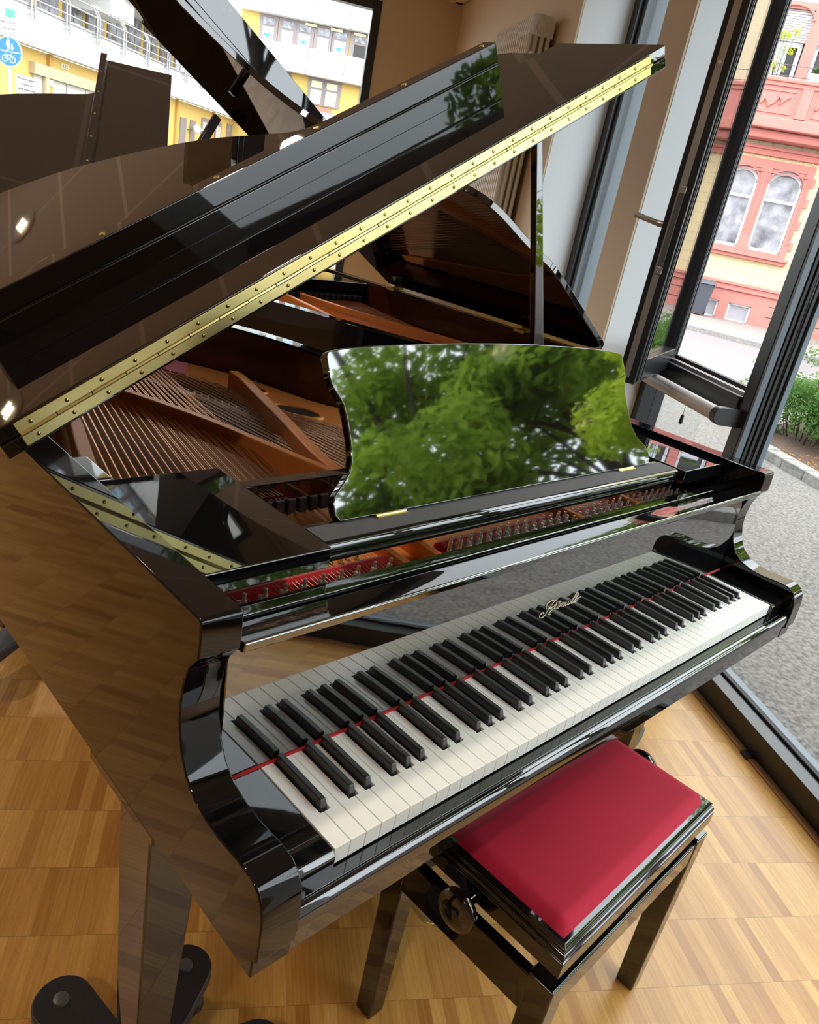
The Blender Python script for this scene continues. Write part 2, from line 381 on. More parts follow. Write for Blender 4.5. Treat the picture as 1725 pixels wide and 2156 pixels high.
w = MB(); rbox(w, -3.5, -2.6, 1.345, 1.8, 0, H); rstruct('wall_right_near', w, 'wallp')
w = MB(); rbox(w, 2.755, 3.77, 1.56, 1.8, 0, 0.08); rstruct('trim_sill', w, 'reveal')
w = MB(); rbox(w, AW-0.10, AW, 0.67, B0, H-0.055, H); rbox(w, 3.77, AW, B0-0.10, B0, H-0.055, H)
rstruct('trim_cornice', w, 'wallp', bevel=0.02)
t_ = MB(); rbox(t_, -2.6, 2.49, 1.53, 1.556, -0.02, 0.006); rstruct('trim_oak', t_, 'oaktrim', bevel=0.002)
t_ = MB(); rbox(t_, 1.05, 1.085, 1.525, 1.558, 0.0, 0.012)
solo('floor_clip', t_, 'plasticblk', ROOM, label='small black clip on the oak strip at the foot of the big window', cat='clip')
# window 1: big fixed pane (near) --------------------------------------------------
def frame_box(t, name, a0, a1, b0, b1, z0, z1, m='frame', bevel=0.003):
    q = MB(); rbox(q, a0, a1, b0, b1, z0, z1); return t.part(name, q, m, bevel=bevel)
wt = Thing('window_1', ab(-0.4, 1.6), ROOM, kind='structure')
frame_box(wt, 'bottom_rail', -2.6, 1.705, 1.556, 1.625, 0.0, 0.085)
frame_box(wt, 'outer_ledge', -2.6, 1.705, 1.625, 1.69, 0.0, 0.078, 'framegrey')
frame_box(wt, 'ledge_gasket', -2.6, 1.705, 1.618, 1.640, 0.085, 0.094, 'gasket')
frame_box(wt, 'top_rail', -2.6, 1.705, 1.58, 1.69, H-0.08, H)
frame_box(wt, 'side_post', -2.6, -2.54, 1.58, 1.69, 0.08, H)
q = MB(); rbox(q, -2.54, 1.705, 1.648, 1.652, 0.08, H-0.08); wt.part('glass_pane', q, 'glass')
# mullion
wt = Thing('trim_mullion', ab(1.74, 1.6), ROOM, kind='structure')
frame_box(wt, 'post_core', 1.715, 1.775, 1.58, 1.68, 0.0, H)
frame_box(wt, 'grey_strip', 1.703, 1.715, 1.582, 1.606, 0.08, H, 'framegrey', 0.001)
for bb in (1.612, 1.632, 1.656):
    frame_box(wt, 'gasket_rib', 1.703, 1.715, bb, bb+0.012, 0.08, H, 'gasket', 0.001)
frame_box(wt, 'outer_strip', 1.700, 1.775, 1.68, 1.70, 0.0, H, 'framegrey', 0.001)
# window 2: casement over a fixed light
ZS = 1.0                                       # height of the transom
wt = Thing('window_2', ab(2.1, 1.6), ROOM, kind='structure')
frame_box(wt, 'bottom_rail', 1.775, 2.497, 1.56, 1.68, 0.0, 0.085)
frame_box(wt, 'jamb', 2.452, 2.497, 1.58, 1.69, 0.085, H)
frame_box(wt, 'transom', 1.775, 2.452, 1.57, 1.68, ZS-0.085, ZS)
frame_box(wt, 'track', 1.79, 2.452, 1.60, 1.610, ZS, ZS+0.012, 'alu', 0.001)
frame_box(wt, 'track', 1.79, 2.452, 1.625, 1.632, ZS, ZS+0.010, 'alu', 0.001)
frame_box(wt, 'outer_gasket', 1.775, 2.452, 1.655, 1.68, ZS, ZS+0.02, 'gasket', 0.001)
frame_box(wt, 'head_rail', 1.775, 2.452, 1.58, 1.68, H-0.08, H)
q = MB(); rbox(q, 1.775, 2.452, 1.640, 1.644, 0.085, ZS-0.085); wt.part('lower_pane', q, 'glass')
# the sash, opened inwards about its far jamb
sash_w = 0.735
SF = ROOM @ Matrix.Translation(ab(2.435, 1.672, 0)) @ Matrix.Rotation(rad(-39.5), 4, 'Z')
# local: x runs from hinge (0) to free edge (-w); -y faces the street
st = Thing('window_sash', (0, 0, 0.955), SF, 'black casement sash opened inwards beside the tan pillar', 'window sash')
sb = 0.965; stp = H-0.09
q = MB(); q.box(-sash_w, -sash_w+0.085, -0.002, 0.062, sb, stp); st.part('free_stile', q, 'frame', bevel=0.003)
q = MB(); q.box(-0.075, 0.0, -0.002, 0.062, sb, stp); st.part('hinge_stile', q, 'frame', bevel=0.003)
q = MB(); q.box(-sash_w+0.085, -0.075, -0.002, 0.062, sb, sb+0.085); st.part('bottom_rail', q, 'frame', bevel=0.003)
q = MB(); q.box(-sash_w+0.085, -0.075, -0.002, 0.062, stp-0.08, stp); st.part('top_rail', q, 'frame', bevel=0.003)
for k, (x0, x1) in enumerate(((-sash_w+0.02, -sash_w+0.026), (-sash_w+0.05, -sash_w+0.056), (-sash_w+0.078, -sash_w+0.085), (-0.068, -0.062), (-0.03, -0.024))):
    q = MB(); q.box(x0, x1, -0.006, 0.0, sb+0.01, stp); q.xf(lambda x, y, z: (x, -y if False else y, z)); st.part('gasket_rib', q, 'framegrey' if k in (1, 3) else 'gasket')
q = MB(); q.box(-sash_w-0.002, -sash_w+0.001, 0.022, 0.044, sb+0.02, stp); st.part('lock_strip', q, 'alu')
for zz in (1.345, 1.60):
    q = MB(); q.box(-sash_w-0.007, -sash_w, 0.018, 0.040, zz, zz+0.022); st.part('lock_cam', q, 'alu', bevel=0.001)
q = MB(); q.box(-sash_w-0.004, -sash_w, 0.020, 0.038, 1.37, 1.60); st.part('lock_plate', q, 'screwgrey', bevel=0.001)
q = MB(); q.lathe([(0.006, 0.0), (0.006, -0.004)], (-sash_w-0.001, 0.033, 1.98), 'x', 10); st.part('lock_screw', q, 'nickel')
q = MB(); q.box(-sash_w+0.085, -0.075, 0.024, 0.028, sb+0.085, stp-0.08); st.part('glass_pane', q, 'glass')
hd = MB(); hd.tube([(-sash_w+0.035, 0.062, 1.50), (-sash_w+0.035, 0.085, 1.50)], 0.011, 10)
hd.tube([(-sash_w+0.035, 0.082, 1.50), (-sash_w+0.033, 0.10, 1.503), (-sash_w-0.005+0.02, 0.165, 1.515)], 0.0095, 10)
st.part('handle', hd, 'alu', label='brushed metal window handle', bevel=0)
# roller blind under the transom
rb_ = Thing('roller_blind', ab(2.0, 1.5, 0.85), ROOM, 'grey roller blind tube with black end cap below the open casement', 'roller blind')
q = MB(); q.tube([ab(1.775, 1.505, 0.925), ab(2.42, 1.505, 0.925)], 0.027, 24); rb_.part('tube', q, 'tube')
poly = [(-0.038*math.cos(t), 0.038*math.sin(t)) for t in [math.pi*k/12-math.pi/2 for k in range(13)]]
q = MB(); pts = [(1.505-0.032*math.cos(math.pi*k/12-math.pi/2), 0.925+0.032*math.sin(math.pi*k/12-math.pi/2)) for k in range(13)]+[(1.60, 0.957), (1.60, 0.893)]
q.prism(pts, 1.742, 1.775, place=lambda u, v, w_: (w_, -u, v)); cap = rb_.part('end_cap', q, 'plasticblk', bevel=0.002)
q = MB(); q.prism(pts, 2.42, 2.45, place=lambda u, v, w_: (w_, -u, v)); rb_.part('end_cap', q, 'plasticblk', bevel=0.002)
q = MB(); q.tube([ab(1.972, 1.50, 0.893), ab(1.970, 1.50, 0.862)], 0.0012, 5); cd = rb_.part('pull_cord', q, 'tube')
q = MB(); q.lathe([(0.003, 0.0), (0.0065, -0.006), (0.0075, -0.034), (0.004, -0.038)], ab(1.970, 1.50, 0.864), 'z', 12); rb_.part('cord_toggle', q, 'plasticblk', parent=cd)
# window 3 (between the two pillars)
wt = Thing('window_3', ab(3.2, 1.66), ROOM, kind='structure')
frame_box(wt, 'jamb', 3.70, 3.77, 1.616, 1.707, 0.08, H)
frame_box(wt, 'jamb', 2.755, 2.82, 1.616, 1.707, 0.08, H)
frame_box(wt, 'jamb_strip', 3.66, 3.70, 1.640, 1.660, 0.08, H, 'framegrey')
frame_box(wt, 'bottom_rail', 2.82, 3.70, 1.616, 1.707, 0.08, 0.16)
frame_box(wt, 'outer_reveal', 3.745, 3.77, 1.707, 1.83, 0.08, H, 'framegrey')
q = MB(); rbox(q, 2.82, 3.70, 1.66, 1.664, 0.16, H); wt.part('glass_pane', q, 'glass')
# back shop window
wt = Thing('window_4', ab(AW+0.1, -2), ROOM, kind='structure')
frame_box(wt, 'side_post', AW-0.01, AW+0.09, 0.60, 0.67, 0.12, 2.84)
frame_box(wt, 'top_rail', AW-0.01, AW+0.09, -5.2, 0.60, 2.77, 2.84)
frame_box(wt, 'bottom_rail', AW-0.01, AW+0.09, -5.2, 0.60, 0.12, 0.20)
frame_box(wt, 'middle_post', AW-0.01, AW+0.09, -2.92, -2.85, 0.20, 2.77)
q = MB(); rbox(q, AW+0.04, AW+0.045, -5.2, 0.60, 0.20, 2.77); wt.part('glass_pane', q, 'glass')
# radiator
rt = Thing('radiator', ab(4.4, 1.25, 0.15), ROOM, 'tall cream column radiator on the beige wall beside the far corner', 'radiator')
ra0, ra1, rz0, rz1 = 4.07, 4.80, 0.20, 2.455
nfin = 18
fin = MB(); fin.cur = 0
for k in range(nfin):
    a0 = ra0+k*(ra1-ra0)/nfin
    for j in range(4):
        bb = 1.195+j*0.036
        fin.prism([(a0+0.004+0.014*(1+math.cos(th_)), -(bb+0.013*math.sin(th_))) for th_ in [2*math.pi*i/10 for i in range(10)]], rz0+0.04, rz1-0.05)
    hp = crom([(1.182, rz1-0.10), (1.186, rz1-0.02), (1.205, rz1), (1.300, rz1), (1.318, rz1-0.02), (1.322, rz1-0.10)], 4)
    fin.prism([(p[0], p[1]) for p in hp], a0+0.001, a0+0.034, place=lambda u, v, w_: (w_, -u, v))
    fin.prism([(1.182, rz0), (1.322, rz0), (1.322, rz0+0.07), (1.182, rz0+0.07)], a0+0.001, a0+0.034, place=lambda u, v, w_: (w_, -u, v))
rt.part('columns', fin, 'radiator')
q = MB(); q.lathe([(0.030, 0), (0.030, -0.008), (0.020, -0.012), (0.020, -0.018), (0.010, -0.022)], ab(ra0, 1.25, rz1-0.055), 'x', 20); rt.part('end_plug', q, 'radiator')
q = MB(); q.lathe([(0.008, 0), (0.010, -0.02), (0.006, -0.03)], ab(ra0, 1.21, rz1-0.19), 'x', 12); rt.part('bleed_valve', q, 'radiator')
for a0, z0 in ((4.2, 0.4), (4.6, 2.0)):
    q = MB(); rbox(q, a0, a0+0.03, 1.32, B0-0.002, z0, z0+0.03); rt.part('wall_bracket', q, 'radiator')
# recessed ceiling lamps; those over near piano and behind camera are added fill
lamp0 = None; LAMP_W = 62
for k, (a, b, lab) in enumerate(((3.46, -0.69, 'round recessed ceiling lamp with glowing bulbs, nearest the street windows'),
                                 (3.78, -3.37, 'round recessed ceiling lamp near the left wall, closer to the camera'),
                                 (5.80, -3.20, 'round recessed ceiling lamp near the left wall, closer to the shop window'),
                                 (0.9, -0.4, 'added round ceiling fill lamp over the keyboard of the near piano'),
                                 (1.2, -2.6, 'added round ceiling fill lamp over the left of the near piano'),
                                 (-1.6, -0.9, 'added round ceiling fill lamp, unseen behind the camera'),
                                 (-1.4, -3.4, 'added round ceiling fill lamp, unseen behind the camera at the left wall'))):
    if lamp0 is None:
        lt = Thing('ceiling_lamp', (0, 0, 0), Matrix.Translation((0, 0, 0)), lab, 'ceiling lamp', 'recessed ceiling lamps')
        q = MB(); q.lathe([(0.105, -0.002), (0.150, -0.002), (0.152, -0.012), (0.142, -0.018), (0.108, -0.014)], (0, 0, 0), 'z', 32); lt.part('trim_ring', q, 'lampring')
        q = MB(); q.lathe([(0.104, -0.004), (0.095, -0.006), (0.06, -0.0035), (0.01, -0.003)], (0, 0, 0), 'z', 32); lt.part('reflector', q, 'lampmetal')
        for s_ in (-1, 1):
            q = MB(); q.tube([(s_*0.035, -0.05, -0.018), (s_*0.035, 0.05, -0.018)], 0.012, 10); lt.part('bulb', q, 'bulb')
        lamp0 = lt.o; o = lt.o
    else:
        o = copy_tree(lamp0)
    o['label'] = lab; p = room_w(a, b, H); o.location = p; o.rotation_euler = (0, 0, ROT+0.4)
    l = light('lamp_light', 'SPOT', p-Vector((0, 0, 0.06)), LAMP_W, (1, 0.88, 0.74), spot_size=rad(130), spot_blend=0.6, shadow_soft_size=0.08)
    l.rotation_euler = (0, 0, 0)
# daylight portals in the window openings
def portal(a0, a1, b0, b1, z0, z1):
    c = room_w((a0+a1)/2, (b0+b1)/2, (z0+z1)/2); wd = math.hypot(a1-a0, b1-b0)
    l = light('window_portal', 'AREA', c, 1.0, shape='RECTANGLE', size=wd, size_y=z1-z0)
    l.data.cycles.is_portal = True
    n = (room_w(0, -1) if b0 == b1 else room_w(-1, 0))
    l.rotation_euler = n.to_track_quat('-Z', 'Y').to_euler()
portal(-2.5, 2.45, 1.72, 1.72, 0.1, 2.9)
portal(2.8, 3.7, 1.84, 1.84, 0.1, 2.9)
portal(AW+0.2, AW+0.2, -5.1, 0.6, 0.2, 2.8)

# ================================================================ GRAND PIANOS
KW = 0.0235
XL, XR = -0.064, 1.286                          # inner faces of the arms
XLo, XRo = -0.114, 1.336                        # outer faces
RIM = [(-0.114, 0.5), (-0.114, 1.0), (-0.114, 1.45), (-0.114, 1.68), (-0.095, 1.775), (-0.035, 1.83), (0.08, 1.845), (0.19, 1.825), (0.29, 1.782), (0.43, 1.718),
       (0.556, 1.63), (0.645, 1.542), (0.722, 1.43), (0.782, 1.295), (0.812, 1.19), (0.845, 1.11), (0.92, 1.055), (1.03, 1.015), (1.15, 0.965), (1.255, 0.89),
       (1.318, 0.79), (1.334, 0.68), (1.336, 0.5)]
LIDP = [(-0.030, 1.16), (-0.010, 1.235), (0.05, 1.262), (0.2, 1.255), (0.404, 1.196), (0.556, 1.142), (0.68, 1.051), (0.773, 0.958), (0.85, 0.845), (0.91, 0.698), (0.932, 0.645),
        (0.965, 0.61), (1.05, 0.588), (1.25, 0.57), (1.40, 0.53), (1.475, 0.49), (1.503, 0.44)]
RIM2 = [(-0.114, 0.5), (-0.114, 1.0), (-0.114, 1.45), (-0.114, 1.74), (-0.09, 1.815), (-0.014, 1.84), (0.15, 1.842), (0.386, 1.842), (0.52, 1.81), (0.60, 1.785), (0.686, 1.745), (0.746, 1.68), (0.795, 1.56),
        (0.85, 1.40), (0.915, 1.187), (0.97, 1.05), (1.05, 0.94), (1.17, 0.83), (1.27, 0.74), (1.325, 0.64), (1.336, 0.5)]
LIDP2 = [(-0.030, 1.12), (-0.010, 1.20), (0.05, 1.245), (0.18, 1.250), (0.51, 1.250), (0.60, 1.225), (0.67, 1.20), (0.806, 1.165), (0.885, 1.10), (0.93, 0.98),
         (0.98, 0.82), (1.05, 0.66), (1.13, 0.53), (1.25, 0.44), (1.40, 0.39), (1.56, 0.36), (1.70, 0.35), (1.70, 0.10), (1.54, 0.05), (1.503, 0.02)]
LIDP3 = LIDP[:6]+[(0.72, 1.10), (0.84, 1.02), (0.92, 0.90), (0.99, 0.76), (1.05, 0.62), (1.09, 0.52), (1.13, 0.45), (1.20, 0.415), (1.36, 0.405), (1.503, 0.38)]
def lid_place(th, x0=-0.1135, y0=0.60, z0=0.261, edge=0.0):
    c, s_ = math.cos(th), math.sin(th)
    def P(s, t, h): return (x0+s*c-h*s_, y0+t, z0+s*s_+h*c)
    return P
ARM = [(0.5, 0.252), (0.134, 0.252), (0.130, 0.249), (0.1285, 0.225), (0.129, 0.206), (0.136, 0.198), (0.145, 0.186), (0.152, 0.165), (0.1555, 0.135), (0.1535, 0.107), (0.145, 0.078),
       (0.130, 0.054), (0.109, 0.0395), (0.085, 0.0325), (0.055, 0.0305), (0.030, 0.0325), (0.010, 0.0335), (-0.006, 0.0315), (-0.018, 0.0245), (-0.026, 0.012), (-0.030, -0.006), (-0.031, -0.03),
       (-0.031, -0.062), (-0.025, -0.064), (-0.025, -0.090), (0.5, -0.090)]
def build_case(t, rim, notch=True):
    q = MB(); na = len(ARM)
    for x0, x1 in ((XLo, XL), (XR, XRo)):
        q.prism(ARM, x0, x1, axis='x'); q.f.pop(); q.mi.pop()          # the open back end joins the rim band
    rim = [(-0.114, 0.5), (-0.114, 0.66), (-0.114, 0.82)]+rim[1:-2]+[(1.335, 0.64), (1.336, 0.56), (1.336, 0.5)]
    path = crom(rim, 4); inn = offset_path(path, -0.05)
    n = len(path); vs = []
    for (o_, i_) in zip(path, inn): vs += [(o_[0], o_[1], -0.09), (o_[0], o_[1], 0.252), (i_[0], i_[1], 0.252), (i_[0], i_[1], -0.09)]
    fs = []
    for k in range(n-1):
        for j in range(4): fs.append((4*k+j, 4*k+(j+1) % 4, 4*k+4+(j+1) % 4, 4*k+4+j))
    q.add(vs, fs)
    o = t.part('case', q, 'black_case')
    bm = bmesh.new(); bm.from_mesh(o.data); bmesh.ops.remove_doubles(bm, verts=bm.verts, dist=0.0004); bmesh.ops.recalc_face_normals(bm, faces=bm.faces)
    bm.to_mesh(o.data); bm.free(); o.data.set_sharp_from_angle(angle=rad(38))
    b = o.modifiers.new('bevel', 'BEVEL'); b.width = 0.0022; b.segments = 3; b.limit_method = 'ANGLE'; b.angle_limit = rad(35); b.harden_normals = True
    q = MB(); q.box(XLo+.006, XRo-.006, -0.024, 0.47, -0.088, -0.064); t.part('key_bed', q, 'black', bevel=0.0022, seg=3)
    # veneer lining inside the rim
    li = [p for p in inn]; lin = offset_path(path, -0.0505); q = MB(); vs = []; fs = []
    li2 = offset_path(path, -0.053)
    for (a_, b_) in zip(lin, li2): vs += [(a_[0], a_[1], 0.0), (a_[0], a_[1], 0.246), (b_[0], b_[1], 0.246), (b_[0], b_[1], 0.0)]
    for k in range(n-1):
        for j in range(4): fs.append((4*k+j, 4*k+(j+1) % 4, 4*k+4+(j+1) % 4, 4*k+4+j))
    q.add(vs, fs); t.part('rim_lining', q, 'veneer')
    return path, inn
def build_lid(t, lidp, th, flap_t, lip_s=(0.06, 1.253), hinge=True, flap_s=1.501, lip_h=0.12):
    P = lid_place(th)
    out = [(-0.030, 0.0)]+crom(lidp, 5)+[(1.503, 0.0)]
    q = MB(); q.prism(out, 0.0, 0.0215, place=P); lid = t.part('lid', q, 'black', bevel=0.0022, seg=3)
    q = MB(); q.prism([(-0.030, 0.001), (flap_s, 0.001), (flap_s, flap_t), (-0.030, flap_t)], 0.0235, 0.045, place=P)
    fl_ = t.part('lid_flap', q, 'black', bevel=0.0022, seg=3)
    pr = [(flap_t-0.0385, 0.044), (flap_t-0.0385, 0.0785), (flap_t-0.0345, 0.0800), (flap_t-0.0365, 0.0825), (flap_t-0.0365, lip_h), (flap_t, lip_h), (flap_t, 0.044)]
    q = MB(); q.prism(pr, lip_s[0], lip_s[1], place=lambda u, v, w_: P(w_, u, v)); t.part('flap_lip', q, 'black', parent=fl_, bevel=0.0018, seg=3)
    s_ = lip_s[0]+0.016
    while s_ < lip_s[1]:
        q = MB(); q.prism([(s_+0.006*math.cos(2*math.pi*k/12), flap_t-0.018+0.006*math.sin(2*math.pi*k/12)) for k in range(12)], lip_h-0.001, lip_h+0.0012, place=P)
        t.part('lip_screw', q, 'brass', parent=fl_); s_ += 0.2303
    if hinge:
        for (h0, h1, par) in ((0.0045, 0.0200, lid), (0.0262, 0.0415, fl_)):
            q = MB(); q.prism([(0.0, h0), (1.446, h0), (1.446, h1), (0.0, h1)], -0.0016, 0.0005, place=lambda u, v, w_: P(u, w_, v)); t.part('brass_hinge_leaf', q, 'brass', parent=par, bevel=0.0004)
        q = MB(); k = 0; s0 = 0.0
        while s0 < 1.44:
            s1 = min(s0+0.0545, 1.449)
            q.tube([P(s0+0.0006, -0.0012+(0.0006 if k % 2 else 0), 0.0231), P(s1-0.0006, -0.0012+(0.0006 if k % 2 else 0), 0.0231)], 0.0034, 8); s0 += 0.0548; k += 1
        t.part('hinge_knuckles', q, 'brass', parent=lid)
        for (h_, par) in ((0.0125, lid), (0.0335, fl_)):
            s_ = 0.0205
            for k in range(27):
                if s_ > 1.44: break
                q = MB(); c = P(s_, -0.0016, h_)
                q.lathe([(0.0031, 0.0002), (0.0028, -0.0009), (0.0015, -0.0015)], c, 'y', 10)
                t.part('hinge_screw', q, 'brassdk', parent=par); s_ += 0.0548
    return P, lid
def build_prop(t, x0, z0, x1, z1, y, w0=0.052, w1=0.020):
    d = Vector((x1-x0, 0, z1-z0)).normalized(); nn = Vector((d.z, 0, -d.x))
    q = MB()
    a = Vector((x0, y, z0)); b = Vector((x1, y, z1)); m1 = a+(b-a)*0.10; m2 = a+(b-a)*0.30
    pts = [(a, w0/2), (m1, w0/2), (m2, w0/2*0.72), (b, w1/2)]
    vs = []
    for p, h in pts:
        for sx_, sy in ((-1, -1), (1, -1), (1, 1), (-1, 1)): vs.append(tuple(p+nn*h*sx_+Vector((0, 0.009*sy, 0))))
    fs = [(3, 2, 1, 0), (12, 13, 14, 15)]
    for k in range(3):
        for j in range(4): fs.append((4*k+j, 4*k+(j+1) % 4, 4*k+4+(j+1) % 4, 4*k+4+j))
    q.add(vs, fs); return t.part('lid_prop', q, 'black', bevel=0.003, seg=3)
def build_leg(t, x0, x1, y0, y1, zb=-0.625):
    q = MB()
    q.box(x0-0.002, x1+0.03, y0-0.01, y1+0.10, -0.105, -0.088)
    q.hexa([(x0+.006, y0+.006, zb), (x1-.006, y0+.006, zb), (x1-.006, y1-.012, zb), (x0+.006, y1-.012, zb)],
           [(x0, y0, -0.09), (x1+.018, y0, -0.09), (x1+.018, y1+.01, -0.09), (x0, y1+.01, -0.09)])
    return t.part('leg', q, 'black', bevel=0.003, seg=3)
def dolly(cx, cy, angs, label, frame=PIANO, r=0.185):
    t = Thing('piano_dolly', (cx, cy, -ZF), frame, label, 'piano dolly', 'wheeled dollies under the piano legs')
    q = MB(); q.lathe([(0.05, -0.665), (0.058, -0.66), (0.058, -0.642), (0.05, -0.638)], (cx, cy, 0), 'z', 20)
    q.box(cx-0.045, cx+0.045, cy-0.045, cy+0.045, -0.642, -0.628); t.part('cup', q, 'dolly', bevel=0.002)
    for a in angs:
        ux, uy = math.cos(rad(a)), math.sin(rad(a)); pts = []
        for k in range(13):
            b = rad(a-90+15*k); pts.append((cx+ux*r+0.047*math.cos(b), cy+uy*r+0.047*math.sin(b)))
        pts += [(cx+ux*0.02-uy*0.030, cy+uy*0.02+ux*0.030), (cx+ux*0.02+uy*0.030, cy+uy*0.02-ux*0.030)]
        q = MB(); q.prism(pts, -0.668, -0.640); arm = t.part('arm', q, 'dolly', bevel=0.003)
        q = MB(); q.lathe([(0.013, -0.640), (0.012, -0.636), (0.006, -0.634)], (cx+ux*(r+0.004), cy+uy*(r+0.004), 0), 'z', 16); t.part('screw_cap', q, 'screwgrey', parent=arm)
        q = MB(); wx, wy = cx+ux*r, cy+uy*r
        q.box(wx-0.022, wx+0.022, wy-0.022, wy+0.022, -0.712, -0.668)
        q.lathe([(0.030, -0.028), (0.034, -0.022), (0.034, -0.008), (0.030, -0.002)], (wx, wy, -0.726), 'x', 20)
        q.lathe([(0.030, 0.002), (0.034, 0.008), (0.034, 0.022), (0.030, 0.028)], (wx, wy, -0.726), 'x', 20); t.part('caster', q, 'plasticblk', parent=arm)
    return t
def white_polys():                              # plan outline of each of the 52 white keys
    out = []; names = 'ABCDEFG'
    Lc = {'C': 0, 'D': 0.0058, 'E': 0.0085, 'F': 0, 'G': 0.0050, 'A': 0.0070, 'B': 0.0092}
    Rc = {'C': 0.0085, 'D': 0.0058, 'E': 0, 'F': 0.0092, 'G': 0.0070, 'A': 0.0050, 'B': 0}
    for i in range(52):
        n = names[i % 7]; a, b = i*KW+0.0005, (i+1)*KW-0.0005
        l, r = Lc[n], Rc[n]
        if i == 0: l = 0
        if i == 51: r = 0
        P = [(a, 0), (b, 0), (b, 0.0505 if r else 0.1485)]
        if r: P += [(b-r, 0.0505), (b-r, 0.1485)]
        if l: P += [(a+l, 0.1485), (a+l, 0.0505), (a, 0.0505)]
        else: P += [(a, 0.1485)]
        out.append(P)
    return out
def black_centres():
    off = {'C': -0.0014, 'D': 0.0014, 'F': -0.0021, 'G': 0.0, 'A': 0.0021}; out = []
    for i in range(51):
        n = 'ABCDEFG'[i % 7]
        if n in off: out.append((i+1)*KW+off[n])
    return out

# ---------------------------------------------------------------- the near grand
TH = rad(30.4)
G = Thing('grand_piano', (0.61, 0.6, -ZF), PIANO, 'black lacquered grand piano in the foreground with open lid and keyboard showing', 'grand piano', 'grand pianos')
path1, inn1 = build_case(G, RIM)
P1, lid1 = build_lid(G, LIDP, TH, 0.283)
build_prop(G, 1.262, 0.16, 0.972, 0.868, 0.745)
# cheek blocks
for x0, x1 in ((XL+0.001, -0.0015), (1.2235, XR-0.001)):
    q = MB(); pr = [(-0.006, -0.048), (-0.006, -0.005), (-0.001, 0.0015), (0.147, 0.0015), (0.147, -0.048)]
    q.prism(pr, x0, x1, axis='x'); G.part('cheek_block', q, 'black', bevel=0.0018, seg=3)
q = MB(); q.lathe([(0.009, 0), (0.010, -0.004), (0.007, -0.009), (0.002, -0.011)], (-0.05, -0.006, -0.034), 'y', 14); G.part('lock_screw', q, 'plasticblk')
# key slip
ks = [(0.012, -0.052), (0.012, -0.0275), (-0.0150, -0.0275), (-0.0158, -0.0300), (-0.0172, -0.0300), (-0.018, -0.0275), (-0.0225, -0.0282), (-0.0270, -0.033), (-0.0288, -0.041), (-0.0288, -0.054), (-0.0245, -0.0575), (-0.0245, -0.066), (0.012, -0.066)]
q = MB(); q.prism(ks, XL+0.001, XR-0.001, axis='x'); G.part('key_slip', q, 'black', bevel=0.0012, seg=3)
q = MB(); q.box(XL, XR, 0.0, 0.147, -0.064, -0.030); G.part('key_frame', q, 'beech')
# keys
for P in white_polys():
    q = MB(); q.prism(P, -0.0245, 0.0); G.part('white_key', q, 'white_key', bevel=0.0007, seg=2)
bk = None
for c in black_centres():
    q = MB(); hw, tw = 0.0056, 0.0042
    b4 = [(c-hw, 0.0525, -0.006), (c+hw, 0.0525, -0.006), (c+hw, 0.1475, -0.006), (c-hw, 0.1475, -0.006)]
    t4 = [(c-tw, 0.0575, 0.0118), (c+tw, 0.0575, 0.0118), (c+tw, 0.1475, 0.0118), (c-tw, 0.1475, 0.0118)]
    q.hexa(b4, t4); G.part('black_key', q, 'black_key', bevel=0.0014, seg=3)
q = MB(); q.box(XL+0.002, XR-0.002, 0.1480, 0.1520, -0.002, 0.0024); G.part('key_felt_strip', q, 'redfelt')
# fallboard, standing open
fb = [(0.1500, 0.0035), (0.1502, 0.03), (0.1515, 0.10), (0.1555, 0.192), (0.150, 0.1965), (0.132, 0.1975), (0.1265, 0.200), (0.1255, 0.2105), (0.128, 0.2125), (0.146, 0.2085), (0.160, 0.2075), (0.1715, 0.206), (0.1735, 0.19), (0.170, 0.0035)]
q = MB(); q.prism(fb, XL+0.0025, XR-0.0025, axis='x'); FB = G.part('fallboard', q, 'black_wave', bevel=0.0015, seg=3)
TXT = [
 [(515,695),(530,668),(500,675),(455,715),(440,755),(465,778),(505,765),(560,705),(605,625),(650,560),(710,480),(765,418)],
 [(582,588),(566,562),(578,520),(625,465),(690,428),(755,412),(792,425),(790,465),(755,520),(700,560),(640,580),(615,575)],
 [(640,580),(680,590),(690,615),(650,660),(618,705),(640,718),(662,690)],
 [(700,600),(735,585),(800,478),(755,560),(745,592),(770,590)],[(828,448),(832,443)],
 [(770,590),(815,540),(866,425),(815,540),(800,580),(825,575)],[(822,462),(880,440)],
 [(825,575),(872,470),(838,556),(885,482),(915,462),(905,490),(872,552),(920,478),(950,460),(940,490),(905,545),(925,545)],
 [(925,545),(985,450),(955,520),(965,530),(1000,500),(1035,432),(1005,500),(1010,512)],[(1012,398),(1015,393)],[(1050,378),(1053,373)],
 [(1010,512),(1060,470),(1120,380),(1175,290),(1200,262),(1195,300),(1120,400),(1075,470),(1080,488)],
 [(1080,488),(1120,450),(1165,390),(1215,300),(1236,265),(1225,310),(1160,400),(1110,460),(1118,475)],
 [(1118,475),(1165,440),(1205,385),(1195,372),(1165,410),(1148,450),(1165,456),(1200,425)],
 [(1200,425),(1232,372),(1225,360),(1240,380),(1272,340),(1262,360)]]
camR = Matrix((right, down, fwd)); CK = Vector((-0.4650016, -0.4345831, 0.6701798))
def fall_pt(x, y):                              # traced lettering points laid on the fallboard face
    u, v = 1090+x/9.583, 1220+y/9.583
    d = camR.transposed() @ Vector(((u-862.5)/1606.3114, (v-1078)/1606.3114, 1.0))
    yy = 0.1505; t_ = (yy-CK.y)/d.y; return Vector((CK.x+d.x*t_, yy-0.0003, CK.z+d.z*t_))
q = MB()
